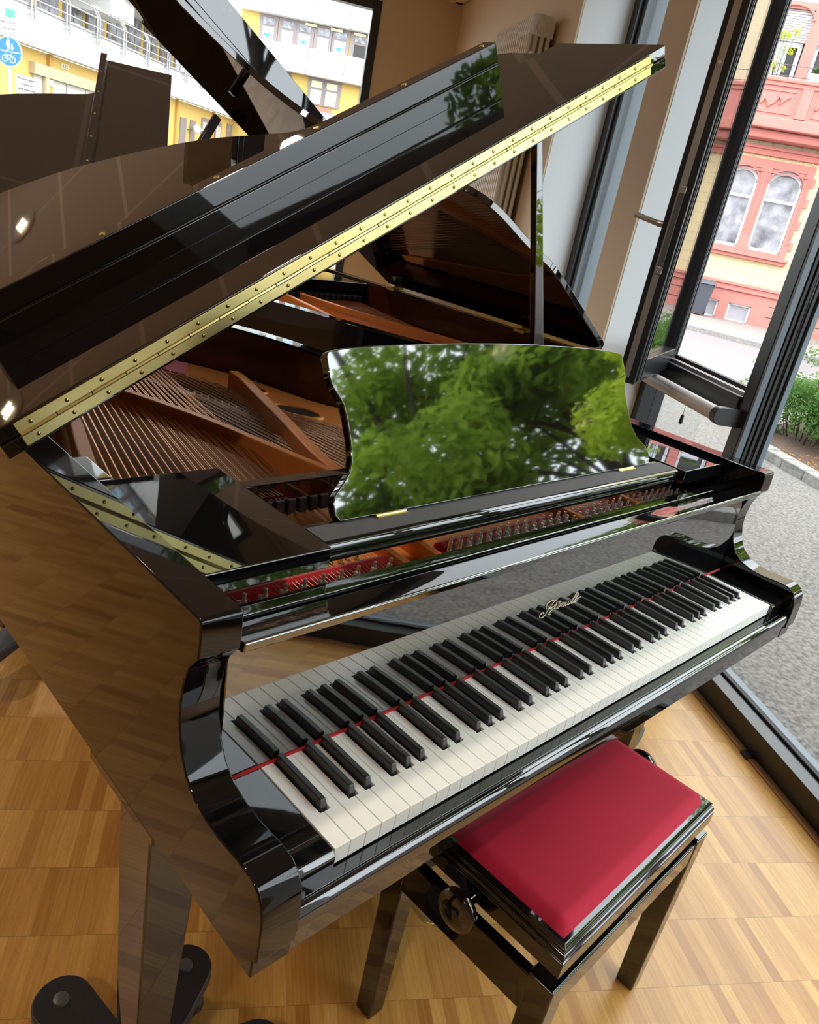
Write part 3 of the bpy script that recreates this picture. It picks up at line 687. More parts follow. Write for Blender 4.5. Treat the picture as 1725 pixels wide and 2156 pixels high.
for k, st_ in enumerate(TXT):
    pts = crom([tuple(fall_pt(*p)) for p in st_], 3) if len(st_) > 3 else [tuple(fall_pt(*p)) for p in st_]
    q.tube(pts, 0.00062 if k < 3 else 0.00045, 5)
G.part('lettering', q, 'gold', parent=FB, label='gold script lettering')
# fixed rail behind the fallboard
rl = [(0.177, 0.10), (0.177, 0.188), (0.1885, 0.189), (0.190, 0.2005), (0.213, 0.2000), (0.217, 0.196), (0.217, 0.10)]
q = MB(); q.prism(rl, XL+0.001, XR-0.001, axis='x'); G.part('front_rail', q, 'black_wave', bevel=0.0015, seg=3)
# music shelf: side boards, tray, rear rail
for x0, x1, sgn in ((XL+0.002, 0.127, 1), (1.095, XR-0.002, -1)):
    q = MB(); q.box(x0, x1, 0.226, 0.512, 0.212, 0.2415)
    G.part('side_board', q, 'black', bevel=0.002, seg=3)
for x0, x1 in ((XL+0.003, -0.034), (XR-0.034, XR-0.003)):
    q = MB(); q.box(x0, x1, 0.512, 0.60, 0.205, 0.243); G.part('shelf_guide', q, 'black', bevel=0.004, seg=3)
q = MB(); q.prism([(0.240, 0.211), (0.238, 0.232), (0.241, 0.2375), (0.247, 0.2385), (0.300, 0.2385), (0.300, 0.211)], 0.129, 1.093, axis='x'); SH = G.part('music_shelf', q, 'black', bevel=0.0012, seg=2)
q = MB(); q.box(0.131, 1.091, 0.2475, 0.290, 0.2383, 0.2395); G.part('shelf_felt', q, 'feltblack', parent=SH)
q = MB(); q.box(0.129, 1.093, 0.438, 0.462, 0.208, 0.2385); G.part('rear_rail', q, 'black', bevel=0.002, seg=2)
# music desk
W_ = Vector((0, 0.124, 0.211)).normalized(); Nn = Vector((0, -W_.z, W_.y))
half = [(0.0, 0.003), (0.425, 0.003), (0.432, 0.012), (0.4315, 0.030), (0.424, 0.042), (0.408, 0.055), (0.393, 0.069), (0.385, 0.086), (0.381, 0.112), (0.380, 0.145), (0.3815, 0.166), (0.388, 0.180),
        (0.395, 0.192), (0.3975, 0.206), (0.3965, 0.236), (0.391, 0.2435), (0.36, 0.2478), (0.30, 0.2525), (0.20, 0.2565), (0.10, 0.2592), (0.0, 0.2600)]
out = half+[(-x, y) for x, y in half[-2:0:-1]]
def dk(u, v, w_): return Vector((0.611+u, 0.283, 0.240))+W_*v+Nn*w_
q = MB(); q.prism(out, -0.0145, 0.0, place=lambda u, v, w_: dk(u, v, w_)); DK = G.part('music_desk', q, 'desk', bevel=0.002, seg=3)
for xx in (-0.33, 0.33):
    q = MB(); q.box(0.611+xx-0.03, 0.611+xx+0.03, 0.2775, 0.283, 0.2395, 0.2418); q.tube([(0.611+xx-0.03, 0.284, 0.242), (0.611+xx+0.03, 0.284, 0.242)], 0.0022, 8)
    G.part('desk_hinge', q, 'brass', parent=DK)
# legs, lyre
build_leg(G, -0.112, -0.052, 0.20, 0.275)
build_leg(G, 1.274, 1.334, 0.20, 0.275)
build_leg(G, 0.17, 0.25, 1.50, 1.58)
q = MB(); q.box(0.50, 0.72, 0.30, 0.42, -0.11, -0.088); q.box(0.545, 0.565, 0.34, 0.36, -0.60, -0.10); q.box(0.657, 0.677, 0.34, 0.36, -0.60, -0.10); q.box(0.50, 0.72, 0.29, 0.42, -0.70, -0.60)
G.part('pedal_lyre', q, 'black', bevel=0.003)
for xx in (0.535, 0.611, 0.687):
    q = MB(); q.prism(crom([(xx-0.010, 0.30), (xx-0.010, 0.24), (xx-0.016, 0.205), (xx-0.010, 0.185), (xx, 0.181), (xx+0.010, 0.185), (xx+0.016, 0.205), (xx+0.010, 0.24), (xx+0.010, 0.30)], 3), -0.695, -0.686)
    G.part('pedal', q, 'brass', bevel=0.002)
dolly(-0.082, 0.236, (104, 40, -22, 215), 'black wheeled dolly under the front left leg of the near piano')
dolly(1.304, 0.236, (140, 76, 20, -100), 'black wheeled dolly under the front right leg of the near piano')
dolly(0.21, 1.54, (90, 210, 330), 'black wheeled dolly under the tail leg of the near piano')
# ---- inside: soundboard, iron plate, strings
def inside(t, rim, hitch, n_pins=True, x_b=(-0.03, 0.29), full=True):
    path = crom(rim, 4); inn = [p for p in offset_path(path, -0.056)]
    q = MB(); q.prism([(XL+.001, 0.30)]+inn+[(XR-.001, 0.30)], 0.085, 0.092); t.part('soundboard', q, 'board')
    ins = offset_path(path, -0.060)
    # plate web between hitch line and rim
    lo = 0.112; hi = 0.128
    n = len(ins); k0 = max(0, int(n*0.30))
    rimside = [p for p in ins if p[1] > 0.52]
    q = MB(); vs = []; fs = []
    hx = crom(hitch, max(1, len(rimside)//(len(hitch)-1)+1))
    def resample(P, m):
        L_ = [0]
        for a_, b_ in zip(P, P[1:]): L_.append(L_[-1]+math.dist(a_, b_))
        out_ = []; j = 0
        for i in range(m):
            g = L_[-1]*i/(m-1)
            while j < len(P)-2 and L_[j+1] < g: j += 1
            f = (g-L_[j])/max(1e-9, L_[j+1]-L_[j]); out_.append((P[j][0]+(P[j+1][0]-P[j][0])*f, P[j][1]+(P[j+1][1]-P[j][1])*f))
        return out_
    m = 56; A = resample(rimside, m); Bq = resample(hx, m)
    for a_, b_ in zip(A, Bq): vs += [(a_[0], a_[1], lo), (a_[0], a_[1], hi), (b_[0], b_[1], hi), (b_[0], b_[1], lo)]
    for k in range(m-1):
        for j in range(4): fs.append((4*k+j, 4*k+(j+1) % 4, 4*k+4+(j+1) % 4, 4*k+4+j))
    fs += [(0, 1, 2, 3), tuple(4*(m-1)+j for j in (3, 2, 1, 0))]
    q.add(vs, fs); PL = t.part('iron_plate', q, 'plate', bevel=0.003)
    q = MB(); q.box(XL+0.004, XR-0.004, 0.222, 0.40, 0.118, 0.134); t.part('tuning_plate', q, 'plate', parent=PL)
    return PL, A, Bq, resample
HITCH = [(-0.035, 0.56), (-0.005, 0.85), (0.02, 1.15), (0.06, 1.45), (0.12, 1.60), (0.25, 1.60), (0.42, 1.50), (0.54, 1.36), (0.585, 1.20), (0.61, 1.03), (0.69, 0.90), (0.80, 0.80), (0.98, 0.68), (1.18, 0.57), (1.22, 0.53)]
PL, WA, WB, resample = inside(G, RIM, HITCH)
def strut(t, pl, P, w0, z0, z1, name='plate_strut', m='plate'):
    Pc = crom(P, 5); L_ = offset_path(Pc, w0/2); R_ = offset_path(Pc, -w0/2); vs = []; fs = []; n = len(Pc)
    for a_, b_ in zip(L_, R_): vs += [(a_[0], a_[1], z0), (a_[0], a_[1], z1), (b_[0], b_[1], z1), (b_[0], b_[1], z0)]
    for k in range(n-1):
        for j in range(4): fs.append((4*k+j, 4*k+(j+1) % 4, 4*k+4+(j+1) % 4, 4*k+4+j))
    fs += [(0, 1, 2, 3), tuple(4*(n-1)+j for j in (3, 2, 1, 0))]
    q = MB(); q.add(vs, fs); return t.part(name, q, m, parent=pl, bevel=0.004, seg=3)
strut(G, PL, [(0.412, 0.56), (0.375, 0.70), (0.335, 0.86), (0.285, 1.00), (0.235, 1.12), (0.16, 1.32), (0.09, 1.50)], 0.022, 0.135, 0.183)
strut(G, PL, [(0.425, 0.56), (0.450, 0.68), (0.510, 0.88), (0.560, 1.06), (0.590, 1.17), (0.60, 1.24)], 0.026, 0.125, 0.178)
strut(G, PL, [(0.775, 0.24), (0.775, 0.50), (0.80, 0.78)], 0.014, 0.125, 0.172)
strut(G, PL, [(0.985, 0.24), (0.985, 0.45), (0.99, 0.66)], 0.014, 0.125, 0.172)
strut(G, PL, [(0.385, 0.24), (0.395, 0.40), (0.412, 0.58)], 0.012, 0.125, 0.165)
strut(G, PL, [(0.330, 0.24), (0.335, 0.36), (0.345, 0.46)], 0.012, 0.125, 0.155)
strut(G, PL, [(-0.005, 0.55), (0.022, 0.70), (0.065, 0.86), (0.12, 1.04), (0.19, 1.30), (0.26, 1.55)], 0.026, 0.112, 0.160)
q = MB(); q.box(0.30, 0.42, 0.385, 0.44, 0.13, 0.172); G.part('plate_web', q, 'plate', parent=PL, bevel=0.004)
# round holes in the web: raised rim and dark well
for (hx_, hy_, rr, st_) in ((0.668, 1.045, 0.046, 0.60), (0.655, 1.235, 0.032, 0.7)):
    q = MB(); n = 28; vs = []; fs = []
    prof = [(1.0, 0.128), (1.02, 0.1325), (1.14, 0.1325), (1.22, 0.128)]
    for s_, z_ in prof:
        for k in range(n):
            a = 2*math.pi*k/n; x_, y_ = rr*s_*math.cos(a)*1.0, rr*s_*math.sin(a)*1.35
            vs.append((hx_+x_*0.8-y_*0.25, hy_+y_*0.9+x_*-0.2, z_))
    for i in range(3):
        for k in range(n): fs.append((i*n+k, i*n+(k+1) % n, (i+1)*n+(k+1) % n, (i+1)*n+k))
    q.add(vs, fs); hr = G.part('plate_hole_rim', q, 'plate', parent=PL)
    q = MB(); q.add([(v[0], v[1], 0.1284) for v in vs[:n]], [tuple(range(n))]); G.part('plate_hole', q, 'dark', parent=PL)
# bass strings over, plain strings under
def wire(name, pts, r, m, n=5):
    q = MB(); q.tube(pts, r, n); return G.part(name, q, m)
nb = 21
cnt = 0
rest = MB()
for i in range(nb):
    f = i/(nb-1)
    a = Vector((-0.035+0.322*f, 0.36, 0.158)); b = Vector((0.262+0.17*f, 1.60-0.30*f, 0.164))
    r = 0.00225-0.0010*f
    pts = [a, a.lerp(b, 0.10), b]
    if cnt < 28: wire('bass_string', pts, r, 'copper'); cnt += 1
    for k in ((1,) if i > 8 else ()):
        rest.tube([a+Vector((0.0055-0.001*f, 0, 0)), b+Vector((0.0045-0.001*f, 0, 0))], r*0.75, 4)
RS = G.part('string', rest, 'copper', label='copper wound strings', kind='stuff')
def hitch_y(x):
    P_ = [(0.30, 1.50), (0.42, 1.46), (0.54, 1.34), (0.585, 1.20), (0.61, 1.03), (0.69, 0.90), (0.80, 0.80), (0.98, 0.68), (1.18, 0.57), (1.23, 0.53)]
    for (a_, b_), (c_, d_) in zip(P_, P_[1:]):
        if x <= c_: return b_+(d_-b_)*(x-a_)/(c_-a_)
    return 0.53
rest = MB(); tn = 62; big = []
for i in range(tn):
    f = i/(tn-1); x0 = 0.43+0.775*f
    x1 = 0.315+0.865*f**0.9; y1 = hitch_y(x1)-0.015
    for k, dx in enumerate((0.0, 0.0034, 0.0068)):
        a = Vector((x0+dx, 0.34, 0.146)); b = Vector((x1+dx, y1, 0.140))
        if k == 0: wire('string', [a, b], 0.00062, 'steel', 4)
        else: rest.tube([a, b], 0.00055, 3)
RS2 = G.part('string', rest, 'steel', label='thin steel strings', kind='stuff')
# bridges
q = MB()
br = crom([(0.33, 1.36), (0.44, 1.22), (0.50, 1.05), (0.56, 0.90), (0.68, 0.77), (0.85, 0.66), (1.05, 0.54), (1.17, 0.48)], 5)
strut(G, None, [(0.33, 1.36), (0.44, 1.22), (0.50, 1.05), (0.56, 0.90), (0.68, 0.77), (0.85, 0.66), (1.05, 0.54), (1.17, 0.48)], 0.030, 0.09, 0.139, 'treble_bridge', 'beech')
strut(G, None, [(0.16, 1.56), (0.28, 1.42), (0.38, 1.24), (0.42, 1.12)], 0.030, 0.09, 0.157, 'bass_bridge', 'beech')
q = MB()
for i in range(0, 60):
    p = br[min(len(br)-1, int(i*len(br)/60))]; j = (i*len(br)/60) % 1
    p2 = br[min(len(br)-1, int(i*len(br)/60)+1)]
    x_, y_ = p[0]+(p2[0]-p[0])*j, p[1]+(p2[1]-p[1])*j
    q.tube([(x_-0.004, y_+0.008, 0.139), (x_-0.004, y_+0.008, 0.147)], 0.0011, 4); q.tube([(x_+0.003, y_-0.008, 0.139), (x_+0.003, y_-0.008, 0.147)], 0.0011, 4)
G.part('bridge_pin', q, 'nickel', kind='stuff')
q = MB()
for i in range(46):
    f = i/45; x1 = 0.44+0.72*f; y1 = hitch_y(x1)+0.012
    q.lathe([(0.0045, 0.128), (0.0045, 0.131), (0.0022, 0.132), (0.0022, 0.1385), (0.0006, 0.139)], (x1, y1, 0), 'z', 7)
G.part('hitch_pin', q, 'nickel', parent=PL, kind='stuff')
q = MB()
for i in range(45):
    f = i/45; x1 = 0.44+0.72*f; x2 = 0.44+0.72*(i+0.92)/45
    q.hexa([(x1, hitch_y(x1)+0.004, 0.128), (x2, hitch_y(x2)+0.004, 0.128), (x2, hitch_y(x2)+0.02, 0.128), (x1, hitch_y(x1)+0.02, 0.128)],
           [(x1, hitch_y(x1)+0.004, 0.1305), (x2, hitch_y(x2)+0.004, 0.1305), (x2, hitch_y(x2)+0.02, 0.1305), (x1, hitch_y(x1)+0.02, 0.1305)])
G.part('hitch_felt', q, 'redfelt', parent=PL)
q = MB(); q.prism([(0.53, 1.36), (0.60, 1.47), (0.55, 1.52), (0.46, 1.50)], 0.128, 0.133); G.part('plate_felt', q, 'redfelt', parent=PL)
# felt under the strings behind the tuning pins, agraffes
for x0, x1 in ((XL+0.02, 0.318), (0.44, 0.765), (0.79, 0.975), (1.0, 1.20)):
    q = MB(); q.prism([(0.298, 0.134), (0.301, 0.146), (0.311, 0.151), (0.322, 0.146), (0.326, 0.134)], x0, x1, axis='x'); G.part('string_felt', q, 'redfelt', bevel=0.001)
ag = MB()
for i in range(nb):
    x_ = -0.035+0.322*i/(nb-1)
    ag.lathe([(0.0045, 0.0), (0.0052, 0.006), (0.0035, 0.0065), (0.0035, 0.024), (0.0015, 0.026)], (x_, 0.347+0.006*(i % 2), 0.134), 'z', 8)
G.part('agraffe', ag, 'brass', kind='stuff')
# tuning pins, leaning rows
pin_xy = []
for i in range(nb):
    x_ = -0.030+0.318*i/(nb-1)
    pin_xy.append((x_, 0.272-0.012*(i % 2)))
    if i > 6: pin_xy.append((x_+0.006, 0.248-0.010*(i % 2)))
for (x0, x1, m_) in ((0.445, 0.762, 26), (0.793, 0.972, 15), (1.003, 1.19, 15)):
    for i in range(m_):
        for r_ in range(4): pin_xy.append((x0+(x1-x0)*i/(m_-1)+0.0026*r_-0.004, 0.290-0.0185*r_-0.006*(i % 2)))
pin_xy.sort(key=lambda p: (p[0]-CAMPOS.x)**2+(p[1]-CAMPOS.y)**2)
rest = MB()
for k, (x_, y_) in enumerate(pin_xy):
    q = MB() if k < 100 else rest
    q.lathe([(0.0034, 0.0), (0.0034, 0.028), (0.0026, 0.0285), (0.0026, 0.0375), (0.0014, 0.0385)], (x_, y_, 0.134), 'z', 8)
    q.tube([(x_+0.0036*math.cos(a), y_+0.0036*math.sin(a), 0.143+0.0004*a) for a in [k2*0.9 for k2 in range(15)]], 0.0006, 3)
    if k < 100: G.part('tuning_pin', q, 'nickel')
G.part('tuning_pin', rest, 'nickel', kind='stuff')
wr = MB()
for k, (x_, y_) in enumerate(pin_xy):
    wr.tube([(x_+0.0036, y_, 0.146), (x_+0.0045 if x_ > 0.33 else x_+0.006, 0.345, 0.150)], 0.0006, 3, caps=False)
G.part('string', wr, 'steel', label='string ends between pins and agraffes', kind='stuff')
# dampers
for i in range(46):
    x_ = -0.02+0.0225*i
    q = MB(); q.hexa([(x_-0.009, 0.475, 0.160), (x_+0.009, 0.475, 0.160), (x_+0.009, 0.535, 0.160), (x_-0.009, 0.535, 0.160)], [(x_-0.008, 0.478, 0.186), (x_+0.008, 0.478, 0.186), (x_+0.008, 0.532, 0.186), (x_-0.008, 0.532, 0.186)])
    G.part('damper', q, 'plasticblk', bevel=0.003)

# ---------------------------------------------------------------- second grand, nested against the first
F2 = Matrix.Translation((2.016, 2.96, ZF)) @ Matrix.Rotation(math.pi, 4, 'Z')
G2 = Thing('grand_piano', (0.61, 0.6, -ZF), F2, 'black grand piano behind the music desk with its strings showing under the raised lid', 'grand piano', 'grand pianos')
build_case(G2, RIM2)
P2, lid2 = build_lid(G2, LIDP2, TH, 0.36, lip_s=(0.06, 1.69), hinge=True, flap_s=1.70, lip_h=0.125)
build_prop(G2, 1.262, 0.16, 0.90, 0.80, 0.64, 0.04, 0.03)
HITCH2 = [(-0.03, 0.56), (0.0, 0.9), (0.03, 1.3), (0.10, 1.58), (0.3, 1.66), (0.5, 1.62), (0.62, 1.50), (0.68, 1.30), (0.74, 1.10), (0.82, 0.93), (0.95, 0.80), (1.10, 0.66), (1.22, 0.54)]
def inner2():
    global PL2
    PL2, a_, b_, c_ = inside(G2, RIM2, HITCH2)
    strut(G2, PL2, [(0.36, 0.40), (0.32, 0.8), (0.22, 1.2), (0.12, 1.55)], 0.022, 0.125, 0.183)
    strut(G2, PL2, [(0.44, 0.40), (0.52, 0.9), (0.62, 1.3), (0.66, 1.5)], 0.022, 0.125, 0.183)
    strut(G2, PL2, [(0.78, 0.30), (0.80, 0.6), (0.86, 0.92)], 0.016, 0.125, 0.175)
    strut(G2, PL2, [(1.0, 0.30), (1.0, 0.5), (1.02, 0.74)], 0.016, 0.125, 0.175)
    for i in range(26):
        f = i/25; q = MB(); q.tube([(-0.03+0.31*f, 0.36, 0.158), (0.25+0.22*f, 1.62-0.18*f, 0.164)], 0.0022-0.001*f, 4); G2.part('bass_string', q, 'copper')
    rest = MB()
    for i in range(60):
        f = i/59; x0 = 0.44+0.76*f; x1 = 0.34+0.84*f
        y1 = 1.55-0.95*f**0.8
        if i % 2 == 0:
            q = MB(); q.tube([(x0, 0.34, 0.146), (x1, y1, 0.140)], 0.0009, 3); G2.part('string', q, 'steel')
        else: rest.tube([(x0, 0.34, 0.146), (x1, y1, 0.140)], 0.0009, 3)
    G2.part('string', rest, 'steel', kind='stuff')
    for i in range(30):
        x_ = 0.0+0.033*i; q = MB(); q.box(x_-0.010, x_+0.010, 0.475, 0.535, 0.16, 0.186); G2.part('damper', q, 'plasticblk', bevel=0.003)
inner2()
def plain_front(t):
    q = MB(); q.prism([(0.15, -0.02), (0.13, 0.20), (0.16, 0.215), (0.217, 0.205), (0.217, 0.0)], XL+0.001, XR-0.001, axis='x'); t.part('fallboard', q, 'black', bevel=0.003)
    q = MB(); q.box(XL+0.001, XR-0.001, -0.028, 0.012, -0.066, -0.026); t.part('key_slip', q, 'black', bevel=0.003)
    q = MB(); q.box(XL+0.001, XR-0.001, 0.0, 0.15, -0.026, 0.0); t.part('keyboard', q, 'white_key')
    q = MB(); q.box(XL+0.002, XR-0.002, 0.226, 0.50, 0.205, 0.243); t.part('music_shelf', q, 'black', bevel=0.003)
    build_leg(t, -0.112, -0.03, 0.20, 0.29, -0.70); build_leg(t, 1.252, 1.334, 0.20, 0.29, -0.70); build_leg(t, 0.17, 0.25, 1.50, 1.58, -0.70)
    for (x_, y_) in ((-0.07, 0.245), (1.293, 0.245), (0.21, 1.54)):
        q = MB(); q.lathe([(0.026, -0.02), (0.03, -0.014), (0.03, 0.014), (0.026, 0.02)], (x_, y_, -0.73), 'x', 18); q.box(x_-0.012, x_+0.012, y_-0.02, y_+0.02, -0.725, -0.695); t.part('caster', q, 'brass')
plain_front(G2)
# hinges on the spine of the second grand, seen from the keyboard
for yy in (0.63, 1.43):
    q = MB(); q.box(-0.135, -0.070, yy, yy+0.055, 0.253, 0.2575); q.box(-0.068, -0.062, yy, yy+0.055, 0.215, 0.2575)
    q.tube([(-0.116, yy, 0.262), (-0.116, yy+0.055, 0.262)], 0.005, 10); G2.part('lid_hinge', q, 'brass', bevel=0.0006)

# ---------------------------------------------------------------- third and fourth grands at the left
def plain_grand(frame, label, th, flap):
    t = Thing('grand_piano', (0.61, 0.6, -ZF), frame, label, 'grand piano', 'grand pianos')
    build_case(t, RIM); build_lid(t, LIDP3, th, flap, lip_s=(0.06, 1.44), hinge=False, lip_h=0.115)
    build_prop(t, 1.262, 0.16, 0.96, 0.88, 0.745); plain_front(t)
    q = MB(); q.box(XL, XR, 0.30, 1.0, 0.085, 0.092); t.part('soundboard', q, 'board')
    return t
c63, s63 = math.cos(rad(63.1)), math.sin(rad(63.1))
hx3, hy3 = -0.465+4.6*c63, -0.434+4.6*s63      # spine end of the folded flap
F3 = Matrix.Translation((hx3, hy3, ZF)) @ Matrix.Rotation(rad(63.1), 4, 'Z') @ Matrix.Translation((0.114, -0.60, 0))
G3 = plain_grand(F3, 'black grand piano at the left, its raised lid seen from outside with brass screws', rad(31.8), 0.42)

# ---------------------------------------------------------------- bench
BF = Matrix.Translation((0.601, -0.1515, 0)) @ Matrix.Rotation(rad(1.7), 4, 'Z')
Bn = Thing('piano_bench', (0, 0.16, 0), BF, 'black lacquered piano bench with crimson velvet seat pushed under the keyboard', 'bench')
hw, dp = 0.258, 0.335
q = MB(); prof = [(0.0, 0.448), (0.0, 0.476), (0.003, 0.479), (0.001, 0.484), (0.004, 0.489), (0.007, 0.491), (0.006, 0.496), (0.012, 0.500)]
vs = []; fs = []
for (ins_, z_) in prof:
    for k, (sx_, y_) in enumerate(((-1, 0), (1, 0), (1, 1), (-1, 1))):
        vs.append((sx_*(hw-ins_), ins_ if y_ == 0 else dp-ins_, z_))
for i in range(len(prof)-1):
    for k in range(4): fs.append((i*4+k, i*4+(k+1) % 4, (i+1)*4+(k+1) % 4, (i+1)*4+k))
fs += [(3, 2, 1, 0), tuple(len(prof)*4-4+k for k in range(4))]
q.add(vs, fs); Bn.part('seat_frame', q, 'bench', bevel=0.0012, seg=2)
q = MB(); nx, ny = 36, 24; vs = []; fs = []
for j in range(ny+1):
    for i in range(nx+1):
        u, v = i/nx*2-1, j/ny*2-1
        ex = 1-abs(u)**30; ey = 1-abs(v)**24
        e = max(0.0, min(ex, ey)); h_ = 0.499+0.015*e**0.45+0.006*(1-u*u)*(1-v*v)
        vs.append((u*(hw-0.017), dp/2+v*(dp/2-0.017), h_))
for j in range(ny):
    for i in range(nx): fs.append((j*(nx+1)+i, j*(nx+1)+i+1, (j+1)*(nx+1)+i+1, (j+1)*(nx+1)+i))
q.add(vs, fs); Bn.part('seat_cushion', q, 'velvet', smooth=80, label='crimson velvet seat')
for x0, x1 in ((-hw-0.006, -hw+0.016), (hw-0.016, hw+0.006)):
    q = MB(); q.box(x0, x1, 0.035, dp-0.035, 0.345, 0.418); Bn.part('side_rail', q, 'bench', bevel=0.004, seg=3)
for y0, y1 in ((-0.002, 0.020), (dp-0.020, dp+0.002)):
    q = MB(); q.box(-hw+0.035, hw-0.035, y0, y1, 0.365, 0.418); Bn.part('front_rail', q, 'bench', bevel=0.004, seg=3)
for sx_ in (-1, 1):
    for y0 in (-0.004, dp-0.042):
        q = MB(); x0 = -hw-0.006 if sx_ < 0 else hw-0.040
        q.hexa([(x0+.004, y0+.004, 0), (x0+.042, y0+.004, 0), (x0+.042, y0+.042, 0), (x0+.004, y0+.042, 0)], [(x0, y0, 0.425), (x0+.046, y0, 0.425), (x0+.046, y0+.046, 0.425), (x0, y0+.046, 0.425)])
        Bn.part('leg', q, 'bench', bevel=0.0035, seg=3)
    xx = sx_*(hw+0.006)
    q = MB(); q.tube([(xx-sx_*0.02, dp/2, 0.446), (xx+sx_*0.012, dp/2, 0.446)], 0.010, 12)
    q.lathe([(0.012, 0.0), (0.022, sx_*0.004), (0.033, sx_*0.010), (0.036, sx_*0.018), (0.033, sx_*0.026), (0.020, sx_*0.030), (0.004, sx_*0.031)], (xx+sx_*0.008, dp/2, 0.446), 'x', 32)
    Bn.part('height_knob', q, 'bench', smooth=60)
q = MB()
for sx_ in (-1, 1):
    q.box(sx_*(hw-0.03)-0.004, sx_*(hw-0.03)+0.004, 0.05, dp-0.05, 0.418, 0.450)
    q.box(-hw+0.035, hw-0.035, 0.10 if sx_ < 0 else dp-0.12, 0.112 if sx_ < 0 else dp-0.108, 0.425, 0.445)
Bn.part('lift_mechanism', q, 'plasticblk')

# ================================================================ OUTDOORS
def outstruct(name, mb, m, frame=ROOM, **k): return solo(name, mb, m, frame, kind='structure', **k)
def poly_slab(pts, z0, z1): q = MB(); return q.prism([(a, -b) for a, b in pts], z0, z1)
outstruct('street_ground', poly_slab([(-40, 1.83), (AW+0.3, 1.83), (AW+0.3, -60), (110, -60), (110, 60), (-40, 60)], -0.12, -0.04), 'road')
outstruct('forecourt', poly_slab([(-14, 1.70), (3.76, 1.70), (3.76, 1.84), (9.0, 1.84), (9.0, 4.13), (7.2, 7.2), (6.4, 5.6), (5.3, 4.13), (-14, 4.13)], -0.06, -0.012), 'asphalt')
outstruct('window_step', poly_slab([(-2.6, 1.695), (2.40, 1.695), (2.40, 1.745), (-2.6, 1.735)], -0.05, 0.006), 'kerb')
outstruct('planting_bed', poly_slab([(-14, 4.26), (5.2, 4.26), (6.3, 5.6), (6.6, 7.0), (5.6, 9.2), (-14, 9.2)], -0.06, 0.05), 'soil')
# granite kerb stones along the bed
st0 = None; x_ = 5.25; k = 0
while x_ > 0.6:
    ln = random.uniform(0.22, 0.34); q = MB()
    q.box(x_-ln+0.012, x_, -4.285-random.uniform(0, 0.012), -4.135, -0.05, 0.075+random.uniform(-0.006, 0.006))
    o = solo('kerb_stone', q, 'kerb', ROOM, 'rough granite kerb stone in the row edging the planted bed', 'kerb stone', 'kerb stones edging the planted bed', bevel=0.012)
    x_ -= ln; k += 1
# far sidewalk, kerbs and painted lines
outstruct('far_sidewalk', poly_slab([(17.6, 5.2), (15.6, 7.9), (12.2, 10.7), (8.0, 13.6), (9.8, 22), (25, 22), (25, 0), (20, 0)], -0.08, 0.035), 'sidewalk')
def strip(name, P, w0, z0, z1, m, lab, cat, group=None):
    L_ = offset_path(P, w0/2); R_ = offset_path(P, -w0/2); q = MB()
    for k in range(len(P)-1):
        q.hexa([(*L_[k][:1], -L_[k][1], z0), (L_[k+1][0], -L_[k+1][1], z0), (R_[k+1][0], -R_[k+1][1], z0), (R_[k][0], -R_[k][1], z0)],
               [(L_[k][0], -L_[k][1], z1), (L_[k+1][0], -L_[k+1][1], z1), (R_[k+1][0], -R_[k+1][1], z1), (R_[k][0], -R_[k][1], z1)])
    return solo(name, q, m, ROOM, lab, cat, group, kind='structure')
strip('kerb_line', [(15.6, 7.85), (14.0, 9.15), (12.2, 10.6), (9.0, 13.0)], 0.20, -0.06, 0.06, 'kerb', None, None)
strip('road_line', [(12.9, 7.0), (11.3, 8.1), (9.8, 9.1), (8.2, 10.2)], 0.10, -0.05, -0.034, 'linepaint', None, None)
strip('road_line', [(10.9, 6.0), (9.9, 6.9), (8.9, 7.8), (7.6, 8.9)], 0.09, -0.05, -0.034, 'linepaint', None, None)
strip('kerb_line', [(9.6, 4.6), (8.5, 5.6), (7.3, 6.6), (5.2, 7.6)], 0.16, -0.06, 0.0, 'kerb', None, None)
for k, (a, b, r_) in enumerate(((2.05, 2.75, 0.4), (3.35, 3.75, 1.2), (5.0, 3.2, 2.0))):
    q = MB(); ca, sa = math.cos(r_), math.sin(r_)
    P_ = [(-0.035, 0), (-0.015, 0.014), (0.012, 0.015), (0.035, 0), (0.012, -0.013), (-0.015, -0.013)]
    q.prism([(a+u*ca-v*sa, -b+u*sa+v*ca) for u, v in P_], -0.011, -0.006)
    solo('fallen_leaf', q, 'leafdead', ROOM, ('yellow fallen leaf on the asphalt outside the big window', 'small yellow fallen leaf on the asphalt near the kerb stones', 'yellow fallen leaf on the asphalt seen below the roller blind')[k], 'leaf')
